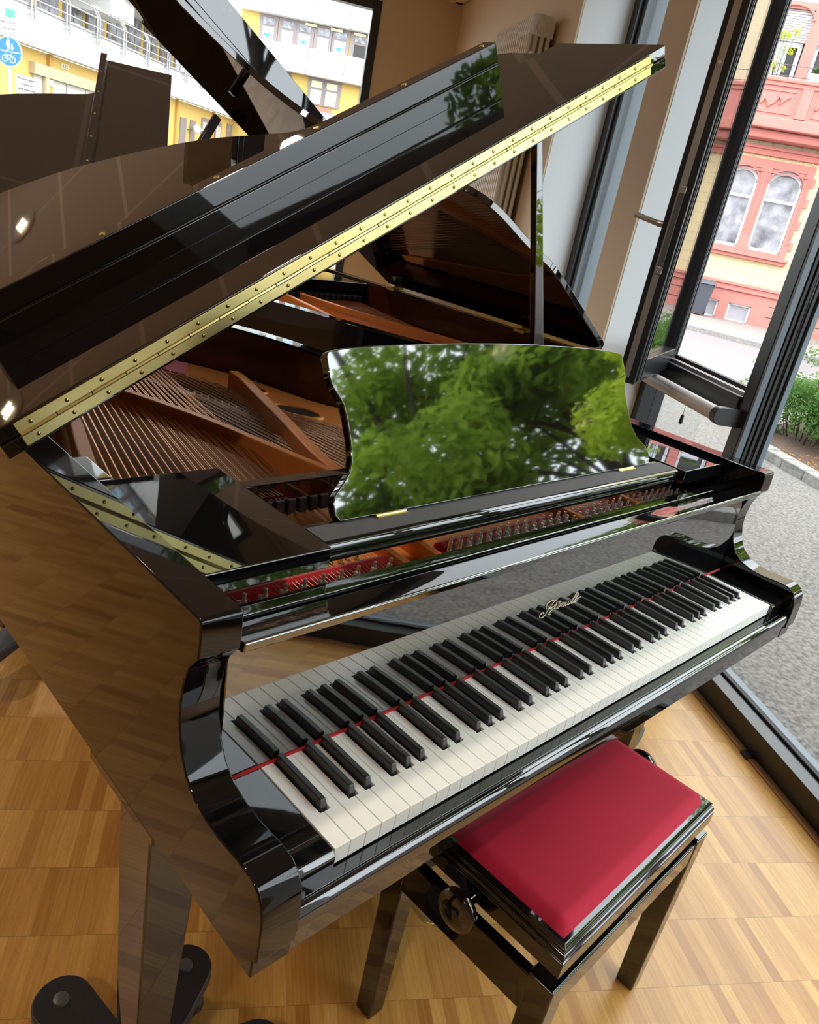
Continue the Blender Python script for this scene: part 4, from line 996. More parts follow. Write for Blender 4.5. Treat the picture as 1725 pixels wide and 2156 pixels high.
# leaf clouds
def leaf_mesh(name, blobs, n, size, m, seed):
    rnd = random.Random(seed); vs = []; fs = []
    tot = sum(b[3]**2 for b in blobs)
    for (cx, cy, cz, r, sq) in blobs:
        for _ in range(int(n*r*r/tot)):
            while True:
                d = Vector((rnd.gauss(0, 1), rnd.gauss(0, 1), rnd.gauss(0, 1)))
                if d.length > 0.01: break
            d.normalize(); rr = r*(0.55+0.5*rnd.random()**0.6); p = Vector((cx+d.x*rr, cy+d.y*rr, cz+d.z*rr*sq))
            nn = (d+Vector((rnd.uniform(-.9, .9), rnd.uniform(-.9, .9), rnd.uniform(-.4, 1.2)))).normalized()
            u = nn.orthogonal().normalized(); w_ = nn.cross(u); a = rnd.random()*6.28; u, w_ = u*math.cos(a)+w_*math.sin(a), w_*math.cos(a)-u*math.sin(a)
            s_ = size*rnd.uniform(0.6, 1.3); i = len(vs)
            vs += [tuple(p-u*s_), tuple(p+w_*s_*0.42+nn*s_*0.1), tuple(p+u*s_), tuple(p-w_*s_*0.42+nn*s_*0.1)]; fs.append((i, i+1, i+2, i+3))
    me = bpy.data.meshes.new(name); me.from_pydata(vs, [], fs); me.materials.append(M[m]); return me
def tree(a, b, h, crown_r, seed, m, lab, n=9000, low=0.3, size=0.11, trunk=0.16, nb_=34):
    rnd = random.Random(seed); base = ab(a, b, -0.04)
    t = Thing('tree', base, ROOM, lab, 'tree', 'trees over the planted bed outside the windows')
    blobs = []
    for _ in range(nb_):
        an = rnd.random()*6.28; rr = crown_r*math.sqrt(rnd.random())*0.95; zz = h*(low+(1-low)*rnd.random()**0.8)
        k_ = 1-0.45*abs((zz/h-low)/(1-low)-0.45)
        blobs.append((math.cos(an)*rr*k_, math.sin(an)*rr*k_, zz, rnd.uniform(0.45, 0.95)*crown_r*0.36, 0.55))
    o = bpy.data.objects.new('foliage', leaf_mesh('foliage', blobs, n, size, m, seed)); COL.objects.link(o); o.parent = t.o
    q = MB(); bx, by, bz = base
    q.tube([(bx, by, bz), (bx+0.05, by, bz+h*0.3), (bx-0.05, by+0.1, bz+h*0.6), (bx, by, bz+h*0.92)], trunk, 10, r2=trunk*0.35)
    for bl in blobs[::2]:
        z0 = bz+bl[2]*0.62; q.tube([(bx, by, z0), (bx+bl[0]*0.5, by+bl[1]*0.5, bz+bl[2]*0.85), (bx+bl[0], by+bl[1], bz+bl[2])], trunk*0.28, 5, r2=0.012)
    t.part('trunk', q, 'bark'); return t
tree(-0.9, 9.9, 9.0, 3.1, 11, 'foliage', 'broad green tree reflected at the upper left of the music desk', 15000, 0.37)
tree(-2.0, 9.0, 5.7, 1.6, 41, 'foliage', 'broad green tree reflected at the lower left of the music desk',   6500, 0.62)
tree(1.6, 10.6, 9.5, 3.4, 23, 'foliage', 'broad green tree reflected in the middle of the music desk', 15000)
tree(4.6, 11.8, 8.5, 2.8, 31, 'foliage', 'broad green tree reflected in the right of the music desk', 10000)
tree(2.3, 7.2, 4.1, 1.25, 5, 'foliage2', 'slim yellow-green tree in front of the darker trees', 4200, 0.42, 0.07, 0.05, 20)
tree(1.9, 7.8, 3.6, 1.6, 77, 'foliage2', 'low yellow-green bushy tree at the foot of the darker trees', 5000, 0.25, 0.08, 0.06, 22)
def shrub(a, b, r, h, seed, lab, n=9000):
    rnd = random.Random(seed); base = ab(a, b, 0.05); t = Thing('shrub', base, ROOM, lab, 'shrub', 'green shrubs in the planted bed')
    blobs = [(rnd.uniform(-r, r)*0.75, rnd.uniform(-r, r)*0.75, rnd.uniform(0.12, 0.85)*h, rnd.uniform(0.24, 0.38)*r*1.1, 0.7) for _ in range(34)]
    o = bpy.data.objects.new('foliage', leaf_mesh('foliage', blobs, n, 0.019, 'hedge', seed)); COL.objects.link(o); o.parent = t.o
    q = MB(); bx, by, bz = base
    for bl in blobs: q.tube([(bx+bl[0]*0.5, by+bl[1]*0.5, bz-0.02), (bx+bl[0]*0.8, by+bl[1]*0.8, bz+bl[2]*0.6), (bx+bl[0]*1.1, by+bl[1]*1.1, bz+bl[2]*1.08)], 0.005, 4, r2=0.002)
    t.part('stems', q, 'bark'); return t
shrub(5.35, 4.95, 0.52, 0.72, 3, 'green small-leaved shrub beside the kerb, nearest to the mullion')
shrub(4.78, 5.15, 0.50, 0.72, 4, 'green small-leaved shrub at the right edge beside the kerb')
shrub(5.95, 5.85, 0.55, 0.80, 8, 'green small-leaved shrub behind the one nearest to the mullion')
shrub(5.15, 6.1, 0.55, 0.85, 9, 'green small-leaved shrub behind the one at the right edge')
q = MB(); rnd = random.Random(2)
for _ in range(220):
    a, b = rnd.uniform(2.2, 4.85), rnd.uniform(4.3, 4.75); s_ = rnd.uniform(0.010, 0.022); an = rnd.random()*6.28
    q.prism([(a+s_*math.cos(an+k*1.57)*(1 if k % 2 else 0.5), -b+s_*math.sin(an+k*1.57)*(1 if k % 2 else 0.5)) for k in range(4)], 0.05, 0.056+rnd.random()*0.01)
solo('leaf_litter', q, 'oaktrim', ROOM, 'brown dry leaf litter on the soil behind the kerb stones', 'leaf litter', kind='stuff')

# ---------------------------------------------------------------- pink and cream house across the street
PKO = ab(17.3, 12.6, 0); PK = ROOM @ Matrix.Translation(PKO) @ Matrix.Rotation(rad(-120), 4, 'Z')
def zk(z): return z+0.76
pk = Thing('house', (0, 0, 0), PK, 'cream and salmon pink townhouse across the street with arched windows and a balcony', 'house')
def pbox(name, u0, u1, d0, d1, z0, z1, m='pinkst', bevel=0.0, parent=None, grp=None):
    q = MB(); q.box(u0, u1, -d1, -d0, z0, z1); return pk.part(name, q, m, parent, bevel=bevel)
def wall_pieces(name, u0, u1, z0, z1, holes, m):
    # a wall skin with rectangular holes
    xs = sorted(set([u0, u1]+[h[0] for h in holes]+[h[1] for h in holes])); q = MB()
    for a_, b_ in zip(xs, xs[1:]):
        cuts = sorted([(h[2], h[3]) for h in holes if h[0] <= a_+1e-6 and h[1] >= b_-1e-6]); z = z0
        for c_, d_ in cuts:
            if c_ > z: q.box(a_, b_, 0.0, 0.25, z, c_)
            z = d_
        if z < z1: q.box(a_, b_, 0.0, 0.25, z, z1)
    return pk.part(name, q, m)
GH = [(-1.58, -1.17, zk(1.02), zk(2.86)), (-0.93, -0.15, zk(1.02), zk(2.88)), (-3.15, -2.40, zk(1.0), zk(2.7)), (1.2, 2.0, zk(1.02), zk(2.86))]
GH[0] = (-1.88, -1.17, zk(1.02), zk(2.86))
wall_pieces('ground_floor_wall', -6, 9, zk(0.16), zk(3.15), GH, 'ashlar')
UH = [(-1.95, -1.14, zk(3.9), zk(6.15)), (-0.88, -0.1, zk(3.9), zk(6.15)), (-3.2, -2.40, zk(3.95), zk(5.55))]
wall_pieces('upper_wall', -6, 9, zk(3.15), zk(9.0), UH, 'cream')
wall_pieces('plinth', -6, 9, -0.3, zk(0.16), [(-0.90, -0.35, zk(-0.74), zk(-0.30)), (-1.68, -1.15, zk(-0.74), zk(-0.30))], 'pinkst')
pbox('plinth_band', -6, 9, 0, 0.05, zk(0.0), zk(0.16), bevel=0.01)
pbox('plinth_band', -6, 9, 0, 0.09, zk(0.13), zk(0.20), bevel=0.01)
for z_ in (-0.22, -0.48):
    for u0, u1 in ((0.05, 9), (-6, -1.95)):
        pbox('plinth_groove', u0, u1, -0.004, 0.004, zk(z_), zk(z_)+0.018, 'dark')
pbox('string_course', -6, 9, 0, 0.10, zk(3.13), zk(3.31), bevel=0.02)
pbox('string_course', -6, 9, 0, 0.16, zk(3.26), zk(3.33), bevel=0.01)
def arch_window(u0, u1, z0, ztop, zspring, trans, name='window'):
    w0 = pk.part(name, MB().box(u0+0.005, u1-0.005, 0.19, 0.20, z0, ztop), 'facglass')
    cu = (u0+u1)/2; hw_ = (u1-u0)/2
    # white frame
    q = MB(); f = 0.055
    q.box(u0, u0+f, 0.13, 0.19, z0, zspring+0.1); q.box(u1-f, u1, 0.13, 0.19, z0, zspring+0.1); q.box(u0, u1, 0.13, 0.19, z0, z0+0.07); q.box(u0, u1, 0.12, 0.19, trans-0.035, trans+0.035)
    arc_o = [(cu+hw_*math.cos(t), zspring+(ztop-zspring)*math.sin(t)) for t in [math.pi*k/12 for k in range(13)]]
    arc_i = [(cu+(hw_-f)*math.cos(t), zspring+(ztop-zspring-f-0.03)*math.sin(t)) for t in [math.pi*k/12 for k in range(13)]]
    for k in range(12):
        q.hexa([(arc_o[k][0], 0.13, arc_o[k][1]), (arc_o[k+1][0], 0.13, arc_o[k+1][1]), (arc_i[k+1][0], 0.13, arc_i[k+1][1]), (arc_i[k][0], 0.13, arc_i[k][1])],
               [(arc_o[k][0], 0.19, arc_o[k][1]), (arc_o[k+1][0], 0.19, arc_o[k+1][1]), (arc_i[k+1][0], 0.19, arc_i[k+1][1]), (arc_i[k][0], 0.19, arc_i[k][1])])
    pk.part('window_frame', q, 'winwhite', parent=w0)
    # spandrels in pink that close the rectangle above the arch
    q = MB()
    for k in range(12):
        a_, b_ = arc_o[k], arc_o[k+1]
        q.hexa([(a_[0], -0.01, a_[1]), (b_[0], -0.01, b_[1]), (b_[0], -0.01, ztop+0.03), (a_[0], -0.01, ztop+0.03)], [(a_[0], 0.14, a_[1]), (b_[0], 0.14, b_[1]), (b_[0], 0.14, ztop+0.03), (a_[0], 0.14, ztop+0.03)])
    pk.part('spandrel', q, 'pinkst', parent=w0)
    q = MB(); q.tube([(p[0]*1.0+(p[0]-cu)*0.04, -0.03, p[1]+0.02) for p in arc_o], 0.022, 6); pk.part('arch_moulding', q, 'pinkst', parent=w0)
    return w0
def surround(u0, u1, z0, z1, holes):
    xs = sorted(set([u0, u1]+[h[0] for h in holes]+[h[1] for h in holes])); q = MB()
    for a_, b_ in zip(xs, xs[1:]):
        cuts = sorted([(h[2], h[3]) for h in holes if h[0] <= a_+1e-6 and h[1] >= b_-1e-6]); z = z0
        for c_, d_ in cuts:
            if c_ > z: q.box(a_, b_, -0.035, 0.12, z, c_)
            z = d_
        if z < z1: q.box(a_, b_, -0.035, 0.12, z, z1)
    return pk.part('window_surround', q, 'pinkst', bevel=0.006)
surround(-2.08, 0.01, zk(0.93), zk(3.06), [(-1.88, -1.17, zk(1.02), zk(2.86)), (-0.93, -0.15, zk(1.02), zk(2.88))])
for z_ in (1.15, 1.65, 2.15, 2.6): pbox('quoin', -0.02, 0.09, 0, 0.035, zk(z_), zk(z_)+0.2, bevel=0.006)
arch_window(-0.93, -0.15, zk(1.02), zk(2.88), zk(2.55), zk(2.20)); arch_window(-1.88, -1.17, zk(1.02), zk(2.86), zk(2.53), zk(2.20))
for u_ in (-0.99, -1.11): pbox('post_moulding', u_-0.012, u_+0.012, 0.035, 0.055, zk(1.35), zk(2.75), bevel=0.006)
for u_ in (-0.06, ): pbox('post_moulding', u_-0.012, u_+0.012, 0.035, 0.055, zk(1.25), zk(2.75), bevel=0.006)
for (u0, u1) in ((-1.02, -0.06), (-1.98, -1.08)): pbox('lintel_moulding', u0, u1, 0.035, 0.055, zk(2.78), zk(2.81), bevel=0.006)
pbox('window_sill', -2.14, 0.10, 0, 0.16, zk(0.86), zk(0.93), bevel=0.015); pbox('window_sill', -2.10, 0.06, 0, 0.10, zk(0.78), zk(0.87), bevel=0.01)
surround(-3.35, -2.24, zk(0.93), zk(2.86), [(-3.15, -2.40, zk(1.0), zk(2.7))]); arch_window(-3.15, -2.40, zk(1.0), zk(2.72), zk(2.5), zk(2.1))
for z_ in (1.2, 1.75, 2.3): pbox('quoin', -2.26, -2.16, 0, 0.03, zk(z_), zk(z_)+0.2, bevel=0.006)
pbox('window_sill', -3.4, -2.18, 0, 0.13, zk(0.78), zk(0.90), bevel=0.02)
surround(1.0, 2.2, zk(0.93), zk(3.06), [(1.2, 2.0, zk(1.02), zk(2.86))]); arch_window(1.2, 2.0, zk(1.02), zk(2.86), zk(2.5), zk(2.2))
# cellar windows
for u0, u1 in ((-0.90, -0.35), (-1.68, -1.15)):
    w0 = pk.part('cellar_window', MB().box(u0+0.04, u1-0.04, 0.10, 0.12, zk(-0.72), zk(-0.33)), 'cellarglass')
    q = MB(); q.box(u0, u0+0.045, 0.06, 0.12, zk(-0.74), zk(-0.30)); q.box(u1-0.045, u1, 0.06, 0.12, zk(-0.74), zk(-0.30)); q.box(u0, u1, 0.06, 0.12, zk(-0.74), zk(-0.70)); q.box(u0, u1, 0.06, 0.12, zk(-0.345), zk(-0.30))
    pk.part('window_frame', q, 'winwhite', parent=w0)
# shaped ribs under the balcony
for u_ in (-1.75, -1.45, -1.12, -0.80, -0.45, -0.1, 0.3, 0.7): pbox('rib', u_-0.02, u_+0.02, 0, 0.03, zk(3.08), zk(3.42), 'ashlar', 0.01)
# balcony
pbox('balcony_slab', -2.05, 6, 0.0, 0.75, zk(3.62), zk(3.86), bevel=0.03); pbox('balcony_corbel', -1.95, 6, 0.0, 0.55, zk(3.42), zk(3.62), bevel=0.05)
bp_ = pbox('balcony_parapet', -1.98, 6, 0.55, 0.70, zk(3.84), zk(4.56), bevel=0.008)
pbox('balcony_coping', -2.04, 6, 0.48, 0.78, zk(4.56), zk(4.66), bevel=0.03); pbox('balcony_coping', -2.0, 6, 0.52, 0.74, zk(4.48), zk(4.58), bevel=0.02)
for u_ in (-0.78, 0.35, 1.6): pbox('balcony_pilaster', u_-0.12, u_+0.12, 0.70, 0.735, zk(3.88), zk(4.5), bevel=0.006)
for u0, u1 in ((-1.82, -0.98), (-0.56, 0.15)):
    q = MB()
    q.box(u0, u1, -0.722, -0.70, zk(4.38), zk(4.41)); q.box(u0, u1, -0.722, -0.70, zk(3.93), zk(3.96)); q.box(u0, u0+0.03, -0.722, -0.70, zk(3.93), zk(4.41)); q.box(u1-0.03, u1, -0.722, -0.70, zk(3.93), zk(4.41))
    pk.part('panel_moulding', q, 'pinkst', bevel=0.006)
    cu = (u0+u1)/2
    q = MB(); q.tube([(cu-0.30, -0.715, zk(4.10)), (cu-0.22, -0.72, zk(4.22)), (cu-0.12, -0.72, zk(4.06)), (cu-0.02, -0.725, zk(4.14)), (cu+0.06, -0.73, zk(4.28)), (cu+0.14, -0.72, zk(4.20)), (cu+0.10, -0.72, zk(4.12)), (cu+0.22, -0.72, zk(4.24)), (cu+0.30, -0.72, zk(4.30))], 0.028, 8)
    q.prism([(cu-0.20, zk(4.30)), (cu+0.02, zk(4.30)), (cu+0.0, zk(4.14)), (cu-0.10, zk(4.04)), (cu-0.20, zk(4.14))], -0.722, -0.70, axis='y'); pk.part('relief_ornament', q, 'pinkst', bevel=0.008)
q = MB()
for z_ in (4.70, 4.92): q.tube([(-1.98, -0.66, zk(z_)), (6, -0.66, zk(z_))], 0.008, 5)
for k in range(14): q.tube([(-1.98+0.35*k, -0.66, zk(4.64)), (-1.98+0.35*k, -0.66, zk(4.93))], 0.007, 5)
pk.part('balcony_railing', q, 'iron')
# balcony doors and upper windows
surround(-2.15, 0.10, zk(3.86), zk(6.3), UH[:2])
for (u0, u1) in ((-1.95, -1.14), (-0.88, -0.1)):
    w0 = pk.part('balcony_door', MB().box(u0, u1, 0.19, 0.2, zk(3.9), zk(6.15)), 'dark')
    q = MB(); q.box(u1-0.12, u1-0.03, 0.08, 0.14, zk(3.9), zk(5.5)); q.box(u0, u0+0.07, 0.08, 0.14, zk(3.9), zk(5.5)); q.box(u0, u1-0.03, 0.08, 0.14, zk(5.42), zk(5.52)); pk.part('door_frame', q, 'winwhite', parent=w0)
    if u0 < -1.5:
        q = MB(); q.box(u0+0.07, u0+0.50, 0.10, 0.12, zk(3.9), zk(5.42)); pk.part('door_glass', q, 'blueish', parent=w0)
    q = MB()
    for k in range(13): q.box(u0, u1, 0.03, 0.06, zk(5.52)+k*0.05, zk(5.52)+k*0.05+0.042)
    pk.part('roller_shutter', q, 'shutter', parent=w0)
q = MB(); q.tube([(-1.14-0.81/2+0.81/2*math.cos(t)*1.08, -0.05, zk(5.95)+0.28*math.sin(t)) for t in [math.pi*k/10 for k in range(11)]], 0.03, 6); pk.part('arch_moulding', q, 'pinkst')
surround(-3.3, -2.26, zk(3.86), zk(5.66), [UH[2]])
w0 = pk.part('window', MB().box(-3.2, -2.40, 0.19, 0.2, zk(3.95), zk(5.55)), 'facglass')
q = MB()
for k in range(12): q.box(-3.2, -2.42, 0.05, 0.08, zk(4.85)+k*0.058, zk(4.85)+k*0.058+0.05)
pk.part('roller_shutter', q, 'winwhite', parent=w0)
pbox('window_sill', -3.35, -2.22, 0, 0.14, zk(3.78), zk(3.90), bevel=0.02)
# balcony plants
for k, (u_, h_, lab) in enumerate(((-1.55, 1.35, 'spindly yellow-green potted plant on the balcony of the pink house'), (-0.62, 0.32, 'low green plants in a grey trough on the balcony railing'))):
    base = (u_, -0.45 if k == 0 else -0.60, zk(3.86) if k == 0 else zk(4.66))
    t = Thing('potted_plant', base, PK, lab, 'plant')
    q = MB()
    if k == 0: q.lathe([(0.12, 0), (0.16, 0.3)], base, 'z', 14)
    else: q.box(u_-0.22, u_+0.22, -0.69, -0.51, zk(4.66), zk(4.82))
    t.part('pot', q, 'pot', bevel=0.005)
    rnd = random.Random(k+3)
    blobs = [(rnd.uniform(-.22, .22), rnd.uniform(-.06, .06), 0.5+h_*rnd.random(), 0.09, 0.9) for _ in range(14)] if k == 0 else [(rnd.uniform(-.2, .2), rnd.uniform(-.05, .05), 0.2+0.1*rnd.random(), 0.07, 0.8) for _ in range(12)]
    o = bpy.data.objects.new('foliage', leaf_mesh('foliage', blobs, 520, 0.030, 'foliage2' if k == 0 else 'hedge', k+5)); COL.objects.link(o); o.parent = t.o
    if k == 0:
        q = MB()
        for bl in blobs: q.tube([base, (base[0]+bl[0]*0.4, base[1], base[2]+bl[2]*0.6), (base[0]+bl[0], base[1]+bl[1], base[2]+bl[2])], 0.008, 4)
        t.part('stems', q, 'bark')
# wheelie bin
bn = Thing('wheelie_bin', (-1.62, -0.52, 0.03), PK, 'dark grey wheelie bin standing against the pink house wall', 'bin')
q = MB(); q.hexa([(-1.75, -0.74, 0.08), (-1.45, -0.74, 0.08), (-1.45, -0.34, 0.08), (-1.75, -0.34, 0.08)], [(-1.82, -0.82, 0.80), (-1.38, -0.82, 0.80), (-1.38, -0.26, 0.80), (-1.82, -0.26, 0.80)]); bn.part('body', q, 'bin', bevel=0.015)
q = MB(); q.hexa([(-1.86, -0.86, 0.80), (-1.34, -0.86, 0.80), (-1.34, -0.22, 0.80), (-1.86, -0.22, 0.80)], [(-1.80, -0.80, 0.88), (-1.40, -0.80, 0.88), (-1.40, -0.28, 0.90), (-1.80, -0.28, 0.90)]); bn.part('lid', q, 'bin', bevel=0.015)
for x_ in (-1.80, -1.43):
    q = MB(); q.lathe([(0.09, -0.02), (0.10, 0), (0.09, 0.02)], (x_, -0.32, 0.135), 'x', 18); bn.part('wheel', q, 'plasticblk')

# ---------------------------------------------------------------- white and yellow building seen through the shop window
KS = 2.4
def zz(z): return 1.43+(z-0.67)*KS
LJ = (-0.618+(22.97)*KS, -0.153+(-0.93)*KS)
LW = ROOM @ Matrix.Translation(ab(LJ[0], LJ[1], 0)) @ Matrix.Rotation(rad(-17), 4, 'Z')
bl = Thing('building', (-20, 0, 0), LW, 'white and yellow terrace building seen through the shop window, wing with a railed walkway', 'building')
def lb(name, u0, u1, d0, d1, z0, z1, m, parent=None, bevel=0):
    q = MB(); q.box(u0*KS, u1*KS, -d1, -d0, zz(z0), zz(z1)); return bl.part(name, q, m, parent, bevel=bevel)
lb('ground_floor_wall', -13, 0.6, -0.4, 0.0, -0.60, 1.64, 'yellow')
for u_ in (-8.61, -6.85, -5.2, -3.55, -1.30, 0.3): lb('pilaster', u_-0.05, u_+0.05, 0.0, 0.12, -0.6, 1.64, 'orange')
# parapet of panels
for k in range(14):
    u0 = -13.3+k*0.97; lb('parapet_panel', u0+0.004, u0+0.966, 0.10, 0.55, 1.64, 2.14, 'conc', bevel=0.02)
lb('parapet_coping', -13.3, 0.4, 0.05, 0.62, 2.135, 2.165, 'galv')
# railing: posts in pairs and three rails
for k in range(15):
    u_ = -8.56+0.95*(k-4)
    for du in (-0.03, 0.06):
        q = MB(); q.tube([((u_+du)*KS, -0.68, zz(1.98)), ((u_+du)*KS, -0.68, zz(2.40)), ((u_+du)*KS, -0.50, zz(2.52))], 0.035, 6)
        q.box((u_+du)*KS-0.02, (u_+du)*KS+0.02, -0.70, -0.55, zz(2.02), zz(2.035)); q.box((u_+du)*KS-0.02, (u_+du)*KS+0.02, -0.70, -0.55, zz(2.09), zz(2.105))
        bl.part('railing_post', q, 'galv')
q = MB()
for z_, y_ in ((2.24, -0.68), (2.38, -0.68), (2.52, -0.50)): q.tube([(-12.5*KS, y_, zz(z_)), (0.4*KS, y_, zz(z_))], 0.028, 6)
bl.part('railing_bars', q, 'galv')
# recessed upper storey
lb('upper_wall', -13, 0.6, -2.6, -2.2, 2.1, 3.6, 'yellow'); lb('walkway', -13.3, 0.4, -2.3, 0.3, 2.05, 2.14, 'conc')
for k in range(16):
    u0 = -12.4+k*0.82; w0 = lb('window', u0+0.06, u0+0.72, -2.2, -2.14, 2.15, 3.2, 'taupe')
    lb('pane', u0+0.10, u0+0.37, -2.14, -2.12, 2.3, 3.1, 'facglass', w0); lb('pane', u0+0.41, u0+0.68, -2.14, -2.12, 2.3, 3.1, 'facglass', w0)
lb('upper_slab', -13.3, -5.9, -2.2, 0.5, 3.25, 3.8, 'conc')
lb('stair_wall', -6.50, -5.55, -2.0, -0.2, 2.62, 3.30, 'conc'); lb('roof_parapet', -6.0, 0.6, -2.4, 0.3, 2.98, 3.5, 'conc')
# ground floor openings
gb = lb('garage_beam', -9.14, -6.0, 0.0, 0.22, 1.30, 1.46, 'beigebeam'); lb('garage_post', -8.82, -8.70, 0.0, 0.20, -0.6, 1.44, 'beigebeam')
for (u0, u1) in ((-9.05, -8.83), (-8.68, -8.13), (-8.10, -7.50), (-7.48, -6.9)): lb('garage_door', u0, u1, 0.0, 0.06, -0.6, 1.30, 'door_grey')
for (u0, u1) in ((-3.3, -2.95), (-2.72, -2.40)): lb('door', u0, u1, 0, 0.05, -0.6, 1.32, 'taupe')
for (u0, u1) in ((-2.03, -1.53), (-1.11, -0.66)): w0 = lb('door', u0, u1, 0, 0.05, -0.6, 1.45, 'taupe'); lb('pane', u0+0.06, u1-0.08, 0.05, 0.07, -0.5, 1.36, 'door_grey', w0)
w0 = lb('window', -0.25, 0.13, 0, 0.05, 1.1, 1.49, 'taupe'); lb('pane', -0.21, -0.02, 0.05, 0.07, 1.13, 1.45, 'facglass', w0)
q = MB(); q.lathe([(0.03, -0.23), (0.16, -0.17), (0.23, 0.0), (0.16, 0.17), (0.03, 0.23)], (-2.72*KS, -0.45, zz(1.15)), 'z', 16); gl = bl.part('globe_lamp', q, 'signwhite', smooth=80)
q = MB(); q.tube([(-2.72*KS, -0.4, zz(1.15)), (-2.85*KS, 0, zz(1.10))], 0.03, 6); bl.part('lamp_arm', q, 'iron', parent=gl)
vt = lb('vent_plate', -8.25, -8.04, 0.0, 0.04, 1.50, 1.58, 'creamblind')
for k in range(3): lb('vent_slot', -8.21+k*0.055, -8.195+k*0.055, 0.04, 0.05, 1.515, 1.565, 'dark', vt)
bx_ = lb('alarm_box', -8.67, -8.59, 0.06, 0.16, 1.20, 1.28, 'signwhite')
# painted marks and notice on the ground floor
q = MB(); q.tube([((-8.60+0.20*math.cos(t)*1.0)*KS, -0.08, zz(0.97+0.07*math.sin(t))) for t in [0.3+math.pi*k/10 for k in range(9)]], 0.03, 5); bl.part('paint_mark', q, 'redmark')
q = MB()
for k in range(4):
    c0 = -8.02+0.07*k
    q.tube([((c0+0.02*math.cos(t))*KS, -0.08, zz(1.12+0.03*math.sin(t))) for t in [math.pi*j/4 for j in range(8+(k % 2))]], 0.012, 4)
for k in range(4): q.tube([(-7.70*KS, -0.08, zz(1.17-k*0.025)), ((-7.42-0.03*(k % 2))*KS, -0.08, zz(1.17-k*0.025))], 0.010, 4)
bl.part('graffiti_mark', q, 'signblack')
nt_ = lb('notice_board', -9.50, -9.0, 0.0, 0.05, 0.98, 1.235, 'signwhite')
def text_obj(txt, size, loc, frame, m, parent=None, name='lettering', align='CENTER', extrude=0.003):
    c = bpy.data.curves.new(name, 'FONT'); c.body = txt; c.size = size; c.align_x = align; c.align_y = 'CENTER'; c.extrude = extrude
    o = bpy.data.objects.new(name, c); COL.objects.link(o)
    dg = bpy.context.evaluated_depsgraph_get(); me = bpy.data.meshes.new_from_object(o.evaluated_get(dg))
    bpy.data.objects.remove(o); me.materials.clear(); me.materials.append(M[m])
    o = bpy.data.objects.new(name, me); COL.objects.link(o)
    o.matrix_world = Matrix.Translation(loc) @ Matrix.Rotation(rad(90), 4, 'X')
    if parent: o.parent = parent
    else: o.matrix_world = frame @ o.matrix_world
    return o
bpy.context.view_layer.update()
for k, tx in enumerate(('Widerrechtlich geparkte', 'Fahrzeuge werden', 'kostenpflichtig abgeschleppt')):
    text_obj(tx, 0.105, (-9.25*KS+20, -0.06, zz(1.19-0.07*k)), LW, 'signblack', parent=nt_).parent = nt_
# the frontal wing
RJ = (-0.618+0.968*22*KS, -0.153+0.251*22*KS)
RW = ROOM @ Matrix.Translation(ab(RJ[0], RJ[1], 0)) @ Matrix.Rotation(rad(-104.5), 4, 'Z')
rw = Thing('building', (-10, 0, 0), RW, 'white and yellow terrace building, frontal wing with rows of small windows behind the raised lids', 'building')
def rbx(name, u0, u1, d0, d1, z0, z1, m, parent=None, bevel=0):
    q = MB(); q.box(u0*KS, u1*KS, -d1, -d0, zz(z0), zz(z1)); return rw.part(name, q, m, parent, bevel=bevel)
rbx('back_wall', -6.66, 3.0, -0.6, -0.3, -0.6, 6.5, 'yellow')
for (z0, z1) in ((2.97, 3.565), (4.14, 4.72), (5.3, 5.9), (1.75, 2.2)):
    for k in range(10):
        u0 = -6.72+k*0.955; rbx('parapet_panel', u0+0.004, u0+0.951, -0.2, 0.35, z0, z1, 'conc', bevel=0.03)
def wrow(z0, z1, u_list, wd):
    for i, u0 in enumerate(u_list):
        w0 = rbx('window', u0-0.09, u0+wd+0.09, -0.3, -0.22, z0-0.03, z1+0.28, 'taupe')
        rbx('pane', u0, u0+wd, -0.22, -0.19, z0, z1, ('blueish', 'blueish', 'signwhite', 'blueish', 'blueish', 'dark')[i % 6] if z0 > 3 else 'creamblind', w0)
        rbx('fanlight', u0, u0+wd, -0.22, -0.19, z1+0.05, z1+0.20, 'facglass' if z0 > 3 else 'creamblind', w0)
        if z0 > 3 and i in (0, 2, 4):
            q = MB(); c0 = (u0+wd*0.1)*KS; zc = zz((z0*0.6+z1*0.4))
            q.prism([(c0, zc), (c0+0.12, zc+0.10), (c0+0.2, zc+0.03), (c0+0.30, zc+0.12), (c0+0.42, zc+0.02), (c0+0.50, zc-0.03), (c0+0.34, zc-0.05), (c0+0.24, zc-0.12), (c0+0.14, zc-0.02)], 0.185, 0.19, axis='y')
            rw.part('window_print', q, 'cyan', parent=w0)
wrow(3.57, 3.87, [-6.08, -5.59, -5.15, -4.67, -4.23, -3.72, -3.2, -2.7], 0.29)
wrow(4.74, 5.0, [-6.1, -5.6, -5.1, -4.6, -4.1, -3.6, -3.1], 0.29)
wrow(2.38, 2.70, [-5.6, -4.68, -4.28, -2.9], 0.28)
for u_ in (-5.0, -4.35, -3.75, -3.35): rbx('awning_box', u_, u_+0.30, -0.2, -0.05, 4.06, 4.12, 'creamblind')
rbx('downpipe', -3.42, -3.40, -0.28, -0.22, -0.6, 2.97, 'taupe'); rbx('lower_band', -5.2, -4.1, -0.25, -0.15, 2.10, 2.32, 'pinkst')

